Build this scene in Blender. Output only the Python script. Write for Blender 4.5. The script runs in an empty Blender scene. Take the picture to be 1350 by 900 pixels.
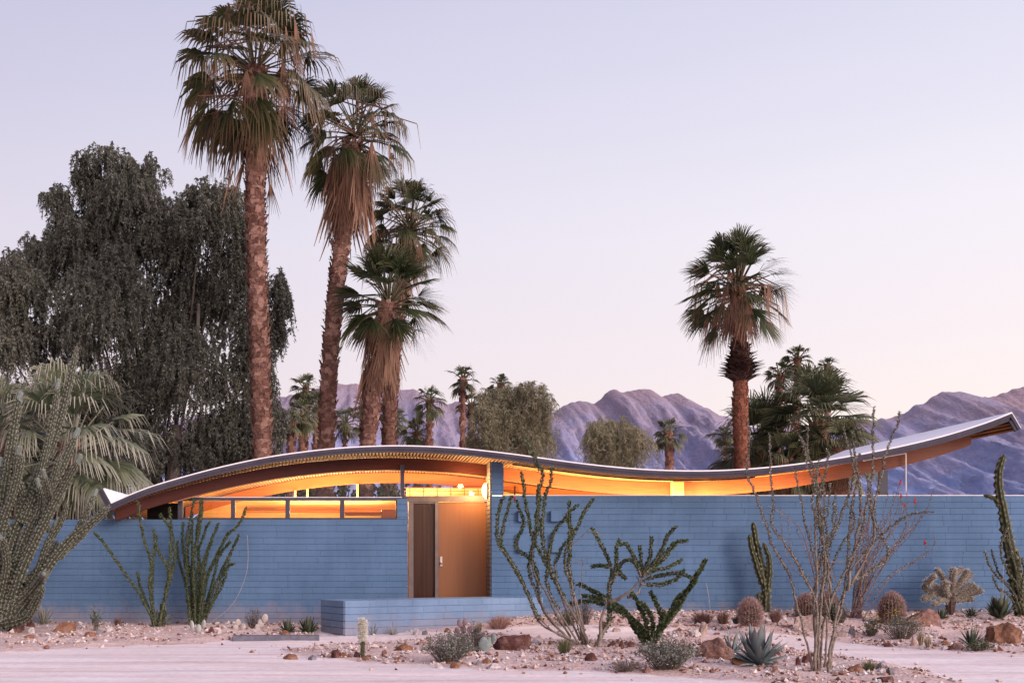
import bpy, math, random
from mathutils import Vector as V, noise as NZ
R = random.Random(7)
rad = math.radians
scene = bpy.context.scene
col = scene.collection
F, PX, HZ, D0, EYE = 1488.0, 475.0, 740.0, 24.0, 1.26      # surveyed lens: focal (px), optical axis, horizon, facade distance, eye height

def at(x, y, d):                       # a survey sighting at distance d from the tripod -> a point in the place
    return V(((x - PX) * d / F, d - D0, EYE + (HZ - y) * d / F))

def lerp(a, b, t): return a + (b - a) * t
def smooth(a, b, x):
    t = max(0.0, min(1.0, (x - a) / (b - a))); return t * t * (3 - 2 * t)

# ------------------------------------------------------------------ meshes
class MB:
    def __init__(s): s.v = []; s.f = []; s.a = []
    def add(s, verts, faces, a=0.0):
        n = len(s.v); s.v.extend(verts)
        s.a.extend(a if isinstance(a, list) else [a] * len(verts))
        s.f.extend([tuple(i + n for i in f) for f in faces])
    def box(s, x0, x1, y0, y1, z0, z1):
        s.add([(x0,y0,z0),(x1,y0,z0),(x1,y1,z0),(x0,y1,z0),(x0,y0,z1),(x1,y0,z1),(x1,y1,z1),(x0,y1,z1)],
              [(0,3,2,1),(4,5,6,7),(0,1,5,4),(1,2,6,5),(2,3,7,6),(3,0,4,7)])
    def bbox(s, x0, x1, y0, y1, z0, z1, b=0.01):      # box with chamfered edges
        vs = []; ix = {}
        for i in (0, 1):
            for j in (0, 1):
                for k in (0, 1):
                    for ax in range(3):
                        p = [x0 if not i else x1, y0 if not j else y1, z0 if not k else z1]
                        sg = [1 if not i else -1, 1 if not j else -1, 1 if not k else -1]
                        for c in range(3):
                            if c != ax: p[c] += sg[c] * b
                        ix[(i,j,k,ax)] = len(vs); vs.append(tuple(p))
        fs = []
        def q(*ks): fs.append(tuple(ix[k] for k in ks))
        for i in (0, 1):
            q((i,0,0,0),(i,1,0,0),(i,1,1,0),(i,0,1,0)); q((0,i,0,1),(1,i,0,1),(1,i,1,1),(0,i,1,1)); q((0,0,i,2),(1,0,i,2),(1,1,i,2),(0,1,i,2))
            for j in (0, 1):
                q((i,j,0,0),(i,j,1,0),(i,j,1,1),(i,j,0,1)); q((i,0,j,0),(i,1,j,0),(i,1,j,2),(i,0,j,2)); q((0,i,j,1),(1,i,j,1),(1,i,j,2),(0,i,j,2))
                for k in (0, 1): q((i,j,k,0),(i,j,k,1),(i,j,k,2))
        s.add(vs, fs)
    def tube(s, pts, rads, n=6, a=0.0, cap=True, ribs=0, amp=0.0, aa=None):
        pts = [V(p) for p in pts]; m = len(pts)
        vs = []; at_ = []; u = None
        for i, p in enumerate(pts):
            t = (pts[min(i + 1, m - 1)] - pts[max(i - 1, 0)])
            if t.length < 1e-9: t = V((0, 0, 1))
            t.normalize()
            if u is None:
                u = t.cross(V((0.31, 0.91, 0.27)))
                if u.length < 1e-4: u = t.cross(V((1, 0, 0)))
            else: u = u - t * u.dot(t)
            u.normalize(); w = t.cross(u)
            for k in range(n):
                ang = 2 * math.pi * k / n
                rr = rads[i]
                if ribs:
                    c = math.cos(ang * ribs); rr *= 1 + amp * c
                vs.append(p + u * (rr * math.cos(ang)) + w * (rr * math.sin(ang)))
                at_.append((0.5 + 0.5 * math.cos(ang * ribs)) if ribs else (aa[i] if aa else a))
        fs = []
        for i in range(m - 1):
            for k in range(n):
                k2 = (k + 1) % n
                fs.append((i*n+k, i*n+k2, (i+1)*n+k2, (i+1)*n+k))
        if cap:
            fs.append(tuple(range((m-1)*n, m*n))); fs.append(tuple(reversed(range(n))))
        s.add(vs, fs, at_)
    def build(s, name, mat, parent=None, origin=None, smoothed=False, attr=False):
        me = bpy.data.meshes.new(name)
        if origin is not None:
            ox, oy, oz = origin
            vs = [(v[0]-ox, v[1]-oy, v[2]-oz) for v in s.v]
        else: vs = [tuple(v) for v in s.v]
        me.from_pydata(vs, [], s.f)
        if attr:
            at_ = me.attributes.new('tip', 'FLOAT', 'POINT'); at_.data.foreach_set('value', [float(x) for x in s.a])
        if smoothed: me.polygons.foreach_set('use_smooth', [True] * len(me.polygons))
        me.materials.append(mat); me.update()
        o = bpy.data.objects.new(name, me); col.objects.link(o)
        if parent is not None: o.parent = parent
        elif origin is not None: o.location = origin
        return o

def empty(name, loc, label, cat, group=None):
    o = bpy.data.objects.new(name, None); col.objects.link(o); o.location = loc
    o.empty_display_size = 0.1
    return tag(o, label, cat, group)
def tag(o, label, cat=None, group=None, kind=None):
    if label: o['label'] = label
    if cat: o['category'] = cat
    if group: o['group'] = group
    if kind: o['kind'] = kind
    return o

def crom(pts, n):                      # Catmull-Rom through tuples, n samples per span
    out = []; m = len(pts); P = [V(p) for p in pts]
    for i in range(m - 1):
        p0 = P[max(i-1,0)]; p1 = P[i]; p2 = P[i+1]; p3 = P[min(i+2,m-1)]
        for k in range(n):
            t = k / n
            out.append(0.5 * ((2*p1) + (p2-p0)*t + (2*p0-5*p1+4*p2-p3)*t*t + (3*p1-p0-3*p2+p3)*t*t*t))
    out.append(P[-1]); return out

# ------------------------------------------------------------------ materials
class NT:
    def __init__(s, name):
        s.m = bpy.data.materials.new(name); s.m.use_nodes = True
        s.t = s.m.node_tree; s.t.nodes.clear()
        s.out = s.n('ShaderNodeOutputMaterial')
    def n(s, ty, **k):
        nd = s.t.nodes.new(ty)
        for a, b in k.items(): setattr(nd, a, b)
        return nd
    def l(s, a, b): s.t.links.new(a, b)
    def noise(s, scale, detail=5, rough=.6, vec=None, coord='Object', stretch=None):
        tc = s.n('ShaderNodeTexCoord'); nz = s.n('ShaderNodeTexNoise')
        nz.inputs['Scale'].default_value = scale; nz.inputs['Detail'].default_value = detail; nz.inputs['Roughness'].default_value = rough
        src = tc.outputs[coord]
        if stretch:
            mp = s.n('ShaderNodeMapping'); mp.inputs['Scale'].default_value = stretch; s.l(src, mp.inputs['Vector']); src = mp.outputs[0]
        s.l(src, nz.inputs['Vector']); return nz.outputs['Fac']
    def ramp(s, fac, stops):
        r = s.n('ShaderNodeValToRGB'); e = r.color_ramp.elements
        while len(e) < len(stops): e.new(0.5)
        for i, (p, c) in enumerate(stops):
            e[i].position = p; e[i].color = (c[0], c[1], c[2], 1)
        s.l(fac, r.inputs[0]); return r.outputs[0]
    def mix(s, fac, a, b, mode='MIX'):
        m = s.n('ShaderNodeMixRGB', blend_type=mode)
        for i, x in ((0, fac), (1, a), (2, b)):
            if isinstance(x, (int, float)): m.inputs[i].default_value = x
            elif isinstance(x, tuple): m.inputs[i].default_value = (x[0], x[1], x[2], 1)
            else: s.l(x, m.inputs[i])
        return m.outputs[0]
    def math(s, op, a, b=0.0):
        m = s.n('ShaderNodeMath', operation=op)
        for i, x in ((0, a), (1, b)):
            if isinstance(x, (int, float)): m.inputs[i].default_value = x
            else: s.l(x, m.inputs[i])
        return m.outputs[0]
    def attr(s, name='tip'):
        return s.n('ShaderNodeAttribute', attribute_name=name).outputs['Fac']
    def island(s): return s.n('ShaderNodeNewGeometry').outputs['Random Per Island']
    def rnd(s): return s.n('ShaderNodeObjectInfo').outputs['Random']
    def bsdf(s, colr, rough=.8, bump=None, bstr=.3, bdist=.02, metal=0, spec=.3, trans=0.0):
        p = s.n('ShaderNodeBsdfPrincipled')
        if isinstance(colr, tuple): p.inputs['Base Color'].default_value = (*colr, 1)
        else: s.l(colr, p.inputs['Base Color'])
        if isinstance(rough, (int, float)): p.inputs['Roughness'].default_value = rough
        else: s.l(rough, p.inputs['Roughness'])
        p.inputs['Metallic'].default_value = metal; p.inputs['Specular IOR Level'].default_value = spec
        if bump is not None:
            b = s.n('ShaderNodeBump'); b.inputs['Strength'].default_value = bstr; b.inputs['Distance'].default_value = bdist
            s.l(bump, b.inputs['Height']); s.l(b.outputs[0], p.inputs['Normal'])
        sh = p.outputs[0]
        if trans:
            t = s.n('ShaderNodeBsdfTranslucent')
            if isinstance(colr, tuple): t.inputs[0].default_value = (*colr, 1)
            else: s.l(colr, t.inputs[0])
            mx = s.n('ShaderNodeMixShader'); mx.inputs[0].default_value = trans
            s.l(sh, mx.inputs[1]); s.l(t.outputs[0], mx.inputs[2]); sh = mx.outputs[0]
        s.l(sh, s.out.inputs[0]); return s.m

def varied(name, c1, c2, scale=3, rough=.8, bscale=None, bstr=.3, bdist=.01, detail=6, spec=.3, stretch=None, metal=0):
    t = NT(name); f = t.noise(scale, detail, stretch=stretch)
    c = t.ramp(f, [(.3, c1), (.7, c2)])
    b = t.noise(bscale, 6, stretch=stretch) if bscale else None
    return t.bsdf(c, rough, b, bstr, bdist, metal=metal, spec=spec)
def leafy(name, stops, tip=None, trans=.25, rough=.6, spec=.3, big=None):
    t = NT(name); c = t.ramp(t.island(), stops)
    if big:
        c = t.mix(t.ramp(t.noise(big, 3, coord='Object'), [(.35, (.55,.55,.55)), (.65, (1.25,1.25,1.25))]), (0,0,0), c, 'MULTIPLY') if False else t.mix(1.0, c, t.ramp(t.noise(big, 3), [(.35, (.62,.62,.62)), (.65, (1.0,1.0,1.0))]), 'MULTIPLY')
    if tip: c = t.mix(t.attr(), c, tip)
    return t.bsdf(c, rough, spec=spec, trans=trans)

def wood(name, c1, c2, rough=.5, stretch=(.6, 12, 22), spec=.35):
    t = NT(name); f = t.noise(2.2, 8, .65, stretch=stretch)
    c = t.ramp(f, [(.25, c1), (.75, c2)])
    return t.bsdf(c, rough, f, .12, .01, spec=spec)

def wall_paint(name, c1, c2):
    t = NT(name)
    c = t.ramp(t.island(), [(0, c1), (1, c2)])
    w = t.noise(.9, 4, .55); c = t.mix(.55, c, t.ramp(w, [(.3, (.62,.64,.66)), (.7, (1.15,1.13,1.12))]), 'MULTIPLY')
    st = t.noise(1.4, 6, .7, stretch=(5, 5, .35)); c = t.mix(.30, c, t.ramp(st, [(.35, (.70,.71,.73)), (.6, (1.0,1.0,1.0))]), 'MULTIPLY')
    sp = t.noise(55, 3, .7); c = t.mix(.16, c, t.ramp(sp, [(.3, (.6,.6,.6)), (.7, (1.2,1.2,1.2))]), 'MULTIPLY')
    tcz = t.n('ShaderNodeTexCoord'); sz = t.n('ShaderNodeSeparateXYZ'); t.l(tcz.outputs['Object'], sz.inputs[0])     # dust splashed up from the beds
    dz = t.math('ADD', sz.outputs[2], t.math('MULTIPLY', t.math('SUBTRACT', t.noise(2.5, 7, .7), .5), .9))
    c = t.mix(t.ramp(dz, [(.02, (.5,.5,.5)), (.42, (0,0,0))]), c, (.33,.27,.27))
    ch = t.noise(7, 9, .8); c = t.mix(t.ramp(ch, [(.66, (0,0,0)), (.72, (.35,.35,.35))]), c, (.06,.09,.14))
    return t.bsdf(c, .78, t.noise(28, 8, .65), .4, .014, spec=.2)

M = {}
M['blue'] = wall_paint('blue_block', (.096,.178,.302), (.104,.188,.318))
M['blue_light'] = wall_paint('blue_block_low', (.175,.275,.42), (.19,.29,.435))
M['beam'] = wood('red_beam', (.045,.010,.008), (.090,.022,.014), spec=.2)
M['beam_lit'] = wood('lit_beam', (.125,.032,.013), (.22,.066,.024))  # same wood as red_beam, lamplight painted in as a lighter tone
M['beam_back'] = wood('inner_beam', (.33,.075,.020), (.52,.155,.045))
M['slats'] = None
t = NT('wood_slats'); M['slats'] = t.bsdf(t.mix(.5, t.ramp(t.island(), [(0, (.20,.085,.038)), (1, (.36,.18,.08))]), t.ramp(t.noise(3, 5, stretch=(30, 1, 30)), [(.3, (.20,.085,.038)), (.7, (.36,.18,.085))])), .6)
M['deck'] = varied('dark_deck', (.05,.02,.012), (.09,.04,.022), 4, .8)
M['panel'] = wood('wood_panel', (.50,.25,.085), (.80,.52,.24), stretch=(.35, 4, 7))
M['roof'] = varied('white_roof', (.80,.78,.82), (.88,.86,.89), 1.6, .6, 30, .1)
M['fascia'] = varied('fascia_paint', (.046,.042,.058), (.072,.066,.088), 2.2, .7, 40, .08, spec=.12)
M['frame'] = varied('dark_frame', (.045,.045,.065), (.07,.068,.09), 5, .5)
M['trim'] = varied('bronze_trim', (.13,.10,.10), (.19,.15,.14), 4, .5)
t = NT('door_paint'); M['door'] = t.bsdf(t.ramp(t.noise(2, 7, .6, stretch=(14, 3, .5)), [(.3, (.205,.086,.036)), (.7, (.235,.102,.045))]), .32, t.noise(30, 4, stretch=(14, 3, .5)), .02, .004, spec=.35)
t = NT('ribbed_panel'); f = t.noise(2, 5, .6, stretch=(9, 3, .25))
M['sidelight'] = t.bsdf(t.ramp(f, [(.3, (.036,.016,.010)), (.7, (.085,.038,.021))]), .16, None, spec=.5)
M['dark'] = varied('dark_interior', (.012,.010,.010), (.02,.016,.016), 2, .9)
M['white'] = varied('white_cap', (.62,.62,.66), (.72,.72,.75), 3, .6)
M['metal'] = varied('steel', (.55,.5,.45), (.7,.65,.6), 8, .3, metal=1)
M['floor'] = varied('house_floor', (.25,.2,.16), (.3,.25,.2), 2, .5)
t = NT('lamp_glow'); e = t.n('ShaderNodeEmission'); e.inputs[0].default_value = (1,.66,.27,1); e.inputs[1].default_value = 5.0; t.l(e.outputs[0], t.out.inputs[0]); M['glow'] = t.m
t = NT('window_glass'); tr = t.n('ShaderNodeBsdfTransparent'); gl = t.n('ShaderNodeBsdfGlossy'); gl.inputs['Roughness'].default_value = .02
fr = t.n('ShaderNodeFresnel'); fr.inputs[0].default_value = 1.35; mx = t.n('ShaderNodeMixShader')
t.l(fr.outputs[0], mx.inputs[0]); t.l(tr.outputs[0], mx.inputs[1]); t.l(gl.outputs[0], mx.inputs[2]); t.l(mx.outputs[0], t.out.inputs[0]); M['glass'] = t.m

# ------------------------------------------------------------------ camera, sky, sun
cam = bpy.data.cameras.new('camera'); cam.lens = F / 1350 * 36; cam.sensor_width = 36; cam.sensor_fit = 'HORIZONTAL'
cam.shift_x = (675 - PX) / 1350; cam.shift_y = (HZ - 450) / 1350; cam.clip_start = .1; cam.clip_end = 20000
co = bpy.data.objects.new('camera', cam); col.objects.link(co); co.location = (0, -D0, EYE); co.rotation_euler = (rad(90), 0, 0); scene.camera = co
scene.view_settings.view_transform = 'Standard'; scene.view_settings.look = 'None'; scene.view_settings.exposure = 0
scene.render.resolution_x = 1024; scene.render.resolution_y = 682

sun_dir = V((.62, -.74, .27)).normalized()      # towards the set sun's afterglow, behind the viewer's right shoulder
w = bpy.data.worlds.new('World'); scene.world = w; w.use_nodes = True
nt = w.node_tree; nt.nodes.clear(); N = nt.nodes.new; L = nt.links.new
tc = N('ShaderNodeTexCoord'); sx = N('ShaderNodeSeparateXYZ'); L(tc.outputs['Generated'], sx.inputs[0])
rp = N('ShaderNodeValToRGB'); e = rp.color_ramp.elements
def srgb(*c): return [((x/255+.055)/1.055)**2.4 if x > 10 else x/255/12.92 for x in c]
SKY = [(0.0, (249,232,221)), (.10, (246,231,226)), (.17, (240,229,231)), (.27, (233,228,236)), (.36, (221,219,233)), (.44, (209,209,228)), (.62, (170,182,222)), (1.0, (132,154,208))]
while len(e) < len(SKY): e.new(.5)
for i, (p, c) in enumerate(SKY): e[i].position = p; e[i].color = (*srgb(*c), 1)
cn = N('ShaderNodeTexNoise'); cn.inputs['Scale'].default_value = 2.2; cn.inputs['Detail'].default_value = 5
mp = N('ShaderNodeMapping'); mp.inputs['Scale'].default_value = (1, 1, 5); L(tc.outputs['Generated'], mp.inputs[0]); L(mp.outputs[0], cn.inputs['Vector'])
ma = N('ShaderNodeMath'); ma.operation = 'MULTIPLY_ADD'; ma.inputs[1].default_value = .06; L(cn.outputs[0], ma.inputs[0])
mb = N('ShaderNodeMath'); mb.operation = 'SUBTRACT'; mb.inputs[1].default_value = .03; L(sx.outputs[2], mb.inputs[0]); L(mb.outputs[0], ma.inputs[2])
L(ma.outputs[0], rp.inputs[0])
# left half of the sky is a little darker and more mauve than the right (azimuth)
lx = N('ShaderNodeMapRange'); lx.inputs[1].default_value = -.35; lx.inputs[2].default_value = .55; L(sx.outputs[0], lx.inputs[0])
tint = N('ShaderNodeValToRGB'); tint.color_ramp.elements[0].color = (.80,.78,.84,1); tint.color_ramp.elements[1].color = (1.0,1.0,1.0,1); L(lx.outputs[0], tint.inputs[0])
mu = N('ShaderNodeMixRGB'); mu.blend_type = 'MULTIPLY'; mu.inputs[0].default_value = 1; L(rp.outputs[0], mu.inputs[1]); L(tint.outputs[0], mu.inputs[2])
# afterglow lobe around the sun's azimuth
dt = N('ShaderNodeVectorMath'); dt.operation = 'DOT_PRODUCT'; L(tc.outputs['Generated'], dt.inputs[0]); dt.inputs[1].default_value = sun_dir
gl = N('ShaderNodeMapRange'); gl.inputs[1].default_value = .05; gl.inputs[2].default_value = 1.0; gl.interpolation_type = 'SMOOTHSTEP'; L(dt.outputs['Value'], gl.inputs[0])
ad = N('ShaderNodeMixRGB'); ad.blend_type = 'ADD'; L(gl.outputs[0], ad.inputs[0]); 
dk = N('ShaderNodeVectorMath'); dk.operation = 'DOT_PRODUCT'; L(tc.outputs['Generated'], dk.inputs[0]); dk.inputs[1].default_value = V((-.85,-.50,.1)).normalized()
dr_ = N('ShaderNodeMapRange'); dr_.inputs[1].default_value = .1; dr_.inputs[2].default_value = .85; dr_.interpolation_type = 'SMOOTHSTEP'; dr_.inputs[3].default_value = 1; dr_.inputs[4].default_value = .1; L(dk.outputs['Value'], dr_.inputs[0])
md = N('ShaderNodeMixRGB'); md.blend_type = 'MULTIPLY'; md.inputs[0].default_value = 1; L(mu.outputs[0], md.inputs[1]); L(dr_.outputs[0], md.inputs[2])   # unseen sky behind left, dimmed to shade left-facing faces
L(md.outputs[0], ad.inputs[1]); ad.inputs[2].default_value = (1.45,1.12,1.14,1)
bg = N('ShaderNodeBackground'); L(ad.outputs[0], bg.inputs[0]); bg.inputs[1].default_value = 1.13
sk = N('ShaderNodeTexSky'); sk.sky_type = 'NISHITA'; sk.sun_disc = False
sk.sun_elevation = math.asin(sun_dir.z); sk.sun_rotation = math.atan2(sun_dir.x, sun_dir.y)
b2 = N('ShaderNodeBackground'); L(sk.outputs[0], b2.inputs[0]); b2.inputs[1].default_value = .005
sh = N('ShaderNodeAddShader'); L(bg.outputs[0], sh.inputs[0]); L(b2.outputs[0], sh.inputs[1])
wo = N('ShaderNodeOutputWorld'); L(sh.outputs[0], wo.inputs[0])
sl = bpy.data.lights.new('sun', 'SUN'); sl.energy = 2.2; sl.angle = rad(22); sl.color = (1, .80, .70)
so = bpy.data.objects.new('sun', sl); col.objects.link(so); so.rotation_euler = sun_dir.to_track_quat('Z', 'Y').to_euler()

# ------------------------------------------------------------------ ground
def base_h(x, y):
    tw = smooth(0, 6, x)
    hw = lerp(-.10, .16, tw)
    h = lerp(-.2, hw, smooth(-4.2, -.6, y)) if y > -4.2 else -.2
    return h
def px_ground(x, y, hf):
    d = 25.0
    for _ in range(30):
        p = at(x, y, d); h = hf(p.x, p.y)
        nd = F * (EYE - h) / max(6, (y - HZ)); d = d * .5 + nd * .5
    return at(x, y, d)
def poly_w(pl): return [px_ground(x, y, base_h).xy for x, y in pl]
BEDS = [poly_w(p) for p in (
 [(-320,806),(120,806),(310,806),(424,806),(422,838),(305,843),(255,849),(180,851),(120,853),(60,857),(-60,862),(-320,872)],
 [(452,804),(600,804),(760,804),(900,800),(930,810),(925,824),(880,826),(850,829),(760,824),(690,824),(640,830),(560,833),(500,833),(452,838)],
 [(860,790),(1000,786),(1200,786),(1500,786),(1560,866),(1400,864),(1330,862),(1250,858),(1190,855),(1140,850),(1090,843),(1040,837),(985,831),(930,831),(880,829)],
 [(372,856),(420,851),(480,849),(550,843),(600,838),(660,835),(720,842),(790,844),(850,838),(900,831),(950,836),(1000,847),(1060,858),(1110,866),(1170,874),(1215,884),(1262,899),(1290,930),(1150,925),(1040,905),(930,894),(860,890),(780,886),(700,883),(630,882),(560,877),(470,871),(400,865)],
)]
def sdist(p, poly):
    ins = False; best = 1e9; n = len(poly)
    for i in range(n):
        a = poly[i]; b = poly[(i+1) % n]
        ab = b - a; t = max(0, min(1, (p-a).dot(ab) / max(1e-9, ab.length_squared)))
        dd = (p - a - ab*t).length
        if dd < best: best = dd
        if (a.y > p.y) != (b.y > p.y) and p.x < (b.x-a.x)*(p.y-a.y)/(b.y-a.y)+a.x: ins = not ins
    return -best if ins else best
def bed(x, y):                     # >0 inside a planting bed, metres from its edge
    p = V((x, y)); return -min(sdist(p, b) for b in BEDS)
def nz(x, y, s, seed=0.0): return NZ.noise(V((x*s, y*s, seed)))
def height(x, y, b=None):
    h = base_h(x, y)
    if y > -13 and y < 1.5 and -14 < x < 18:
        if b is None: b = bed(x, y)
        m = smooth(-.15, .45, b + .12 * nz(x, y, 3, 2))
        h += m * (.05 + .035 * nz(x, y, 1.6, 5) + .022 * nz(x, y, 5, 8) + .012 * nz(x, y, 14, 3))
        h += (1-m) * (.012 * nz(x, y, 1.1, 9) + .005 * nz(x, y, 7, 4) + .012 * math.sin((y + .5 * nz(x, y, .25, 6)) * 5.2) * smooth(-5, -7, y))
    return h
def G(x, y): return px_ground(x, y, height)

t = NT('desert_ground')
f = t.attr('tip'); edge = t.noise(4, 6, .7); ff = t.math('ADD', f, t.math('MULTIPLY', t.math('SUBTRACT', edge, .5), .9))
mask = t.ramp(ff, [(.38, (0,0,0)), (.62, (1,1,1))])
path = t.ramp(t.noise(.55, 6, .62, stretch=(.45, 2.2, 1)), [(.3, (.74,.615,.575)), (.5, (.84,.735,.70)), (.7, (.89,.83,.815))])
path = t.mix(.5, path, t.ramp(t.noise(9, 8, .75), [(.3, (.62,.60,.60)), (.65, (1.06,1.05,1.05))]), 'MULTIPLY')
path = t.mix(.45, path, t.ramp(t.noise(1.6, 7, .7, stretch=(.10, 1.9, 1)), [(.36, (.56,.50,.48)), (.55, (1.0,1.0,1.0))]), 'MULTIPLY')
path = t.mix(t.ramp(t.noise(60, 4, .8), [(.62, (0,0,0)), (.70, (.7,.7,.7))]), path, (.40,.29,.26))
vor = t.n('ShaderNodeTexVoronoi'); vor.inputs['Scale'].default_value = 26; tcx = t.n('ShaderNodeTexCoord'); t.l(tcx.outputs['Object'], vor.inputs['Vector'])
grav = t.ramp(t.n('ShaderNodeSeparateColor').outputs[0], [(0, (.5,.4,.4)), (1, (.6,.5,.5))])
sc_ = t.n('ShaderNodeSeparateColor'); t.l(vor.outputs['Color'], sc_.inputs[0])
grav = t.ramp(sc_.outputs[0], [(0, (.28,.16,.125)), (.25, (.44,.30,.25)), (.6, (.55,.41,.365)), (.85, (.62,.50,.46)), (1, (.74,.67,.65))])
grav = t.mix(.55, grav, t.ramp(t.noise(1.3, 6, .65), [(.3, (.44,.30,.25)), (.5, (.58,.44,.395)), (.7, (.68,.56,.53))]))
cc = t.mix(mask, path, grav)
bh = t.mix(mask, t.noise(30, 9, .8), vor.outputs['Distance'])
t.bsdf(cc, .92, bh, .35, .02, spec=.15)
M['ground'] = t.m

# one ground sheet: fine near the house and tripod, coarse to the horizon
def axis(lo, hi, step, far):
    a = []; x = lo; 
    while x <= hi + 1e-6: a.append(x); x += step
    s = step
    while a[-1] < far: s *= 1.45; a.append(a[-1] + s)
    s = step; b = []
    y = lo
    while y > -far: s *= 1.45; y -= s; b.append(y)
    return list(reversed(b)) + a
xs = axis(-10.0, 15.0, .09, 6000); ys = axis(-10.6, 0.4, .075, 6000)
gm = MB(); dm = MB()
bedv = []
gv = []; ga = []
for yy in ys:
    for xx in xs:
        if -13 < yy < 1.5 and -14 < xx < 18:
            b = bed(xx, yy); gv.append((xx, yy, height(xx, yy, b))); ga.append(max(0.0, min(1.0, .5 + b / .5)))
        else:
            gv.append((xx, yy, -.2 if yy < 0 else (base_h(xx, yy)))); ga.append(0.0 if yy < -1 else .8)
nx = len(xs)
gf = []; df = []
for j in range(len(ys)-1):
    for i in range(nx-1):
        q = (j*nx+i, j*nx+i+1, (j+1)*nx+i+1, (j+1)*nx+i)
        (gf if sum(ga[k] for k in q) > 2 or ys[j] < -14 or xs[i] < -13 or xs[i] > 17 else df).append(q)
def sub(fs, name):
    mb_ = MB(); mp_ = {}
    for q in fs:
        for k in q:
            if k not in mp_: mp_[k] = len(mb_.v); mb_.v.append(gv[k]); mb_.a.append(ga[k])
        mb_.f.append(tuple(mp_[k] for k in q))
    o = mb_.build(name, M['ground'], smoothed=True, attr=True); o['kind'] = 'structure'; return o
sub(gf, 'ground'); sub(df, 'driveway')
# ================================================================== the house
house = empty('house', (0, 0, 0), 'low blue block house with a long wave shaped wooden roof and glowing interior', 'house')
S0 = F / D0
def fx(x, d=D0): return (x - PX) * d / F
def fz(y, d=D0): return EYE + (HZ - y) * d / F
COURSE = 8.15 / S0
def courses(mb, x0, x1, y0, z0, z1, L_=(.40, .80), ch=COURSE, seed=1, gap=.009, depth=.013, th=.2):
    """running-bond slump blocks from z1 downwards; the joints are real grooves in front of a backing core"""
    r = random.Random(seed)
    mb.box(x0 + .004, x1 - .004, y0 + depth, y0 + th, z0, z1 - .004)
    z = z1; k = 0
    while z > z0 + .02:
        zb = max(z0, z - ch + gap); x = x0 - (r.random() * .35 if k else 0)
        while x < x1:
            l = r.uniform(*L_); a = max(x0, x); b = min(x1, x + l - .0012)
            if b - a > .03:
                o = r.uniform(-.0009, .0009)
                mb.bbox(a, b, y0 + o, y0 + depth + .02, zb + r.uniform(-.001, .001), z + r.uniform(-.001, .001), .003)
            x += l
        z -= ch; k += 1
ZL, ZR = fz(684.5), fz(653.5)
m = MB(); courses(m, -9.5, fx(537.5), 0, -.5, ZL, seed=3); courses(m, fx(524), fx(537.5), 0.0, ZL + .004, fz(657), seed=4)
m.box(fx(537.5)-.2, fx(537.5)-.006, .2, .84, -.5, fz(657))
m.build('wall', M['blue'], house)
m = MB(); courses(m, fx(648) + .0, 17.0, 0, -.5, ZR, seed=5)
m.build('wall', M['blue'], house)
m = MB(); m.box(fx(664)+.01, 17.0, -.012, .215, ZR + .003, ZR + .022); m.build('wall_cap', M['white'], house)
m = MB(); courses(m, fx(648), fx(664), 0, ZR + .03, 3.56, seed=6, L_=(.5,.6), th=.8); m.box(fx(648)+.001, fx(648)+.012, .02, .82, -.4, 3.56)
m.build('pier', M['blue'], house)
# side of the pier facing the doorway: bronze toned brick jamb
m = MB(); z = 3.5; r = random.Random(2)
while z > -.3:
    m.bbox(fx(648)-.03, fx(648)+.0, .03, .40, z-COURSE*.72+.01, z, .004); m.bbox(fx(648)-.03, fx(648)+.0, .41, .80, z-COURSE*.72+.01, z, .004); z -= COURSE*.72
m.build('brick_jamb', M['trim'], house)
for (xa, xb, ya, yb) in ((682,696,673,687.5),(682,696,703,728),(725,739,673,687.5),(726,742,703,728)):
    m = MB(); m.bbox(fx(xa), fx(xb), -.11, .01, fz(yb), fz(ya), .012); m.build('projecting_block', M['blue'], house)

# --- clerestory windows in the left wall
for (xa, xb) in ((240.5,304),(309.6,376),(382,448),(454,522)):
    m = MB(); za, zb = fz(682), fz(659.5); x0, x1 = fx(xa), fx(xb)
    for b in ((x0-.03,x1+.03,.055,.12,za-.03,za),(x0-.03,x1+.03,.055,.12,zb,zb+.02),(x0-.03,x0,.055,.12,za+.001,zb-.001),(x1,x1+.03,.055,.12,za+.001,zb-.001)): m.box(*b)
    wnd = m.build('window', M['frame'], house)
    g = MB(); g.add([(x0,.085,za),(x1,.085,za),(x1,.085,zb),(x0,.085,zb)], [(0,1,2,3)]); g.build('pane', M['glass'], wnd)
for (xa, xb) in ((234,240),(304.5,309.2),(376.3,381.7),(448.3,453.7)):
    m = MB(); m.box(fx(xa)+.004, fx(xb)-.004, .02, .14, ZL+.003, fz(657)); m.build('window_post', M['frame'], house)
m = MB(); m.box(fx(234), fx(524)-.005, .012, .16, fz(659.3), fz(655.8)); m.box(fx(234), fx(524)-.005, .015, .15, ZL+.002, fz(682.3)); m.build('window_rail', M['frame'], house)
m = MB(); m.box(fx(234), fx(530), .01, .17, fz(655.6), fz(654.6)); m.build('sill', M['white'], house)
m = MB(); m.box(fx(524), fx(537), .17, .86, fz(657)+.003, fz(657)+.03);  m.build('ledge', M['frame'], house)

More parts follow.
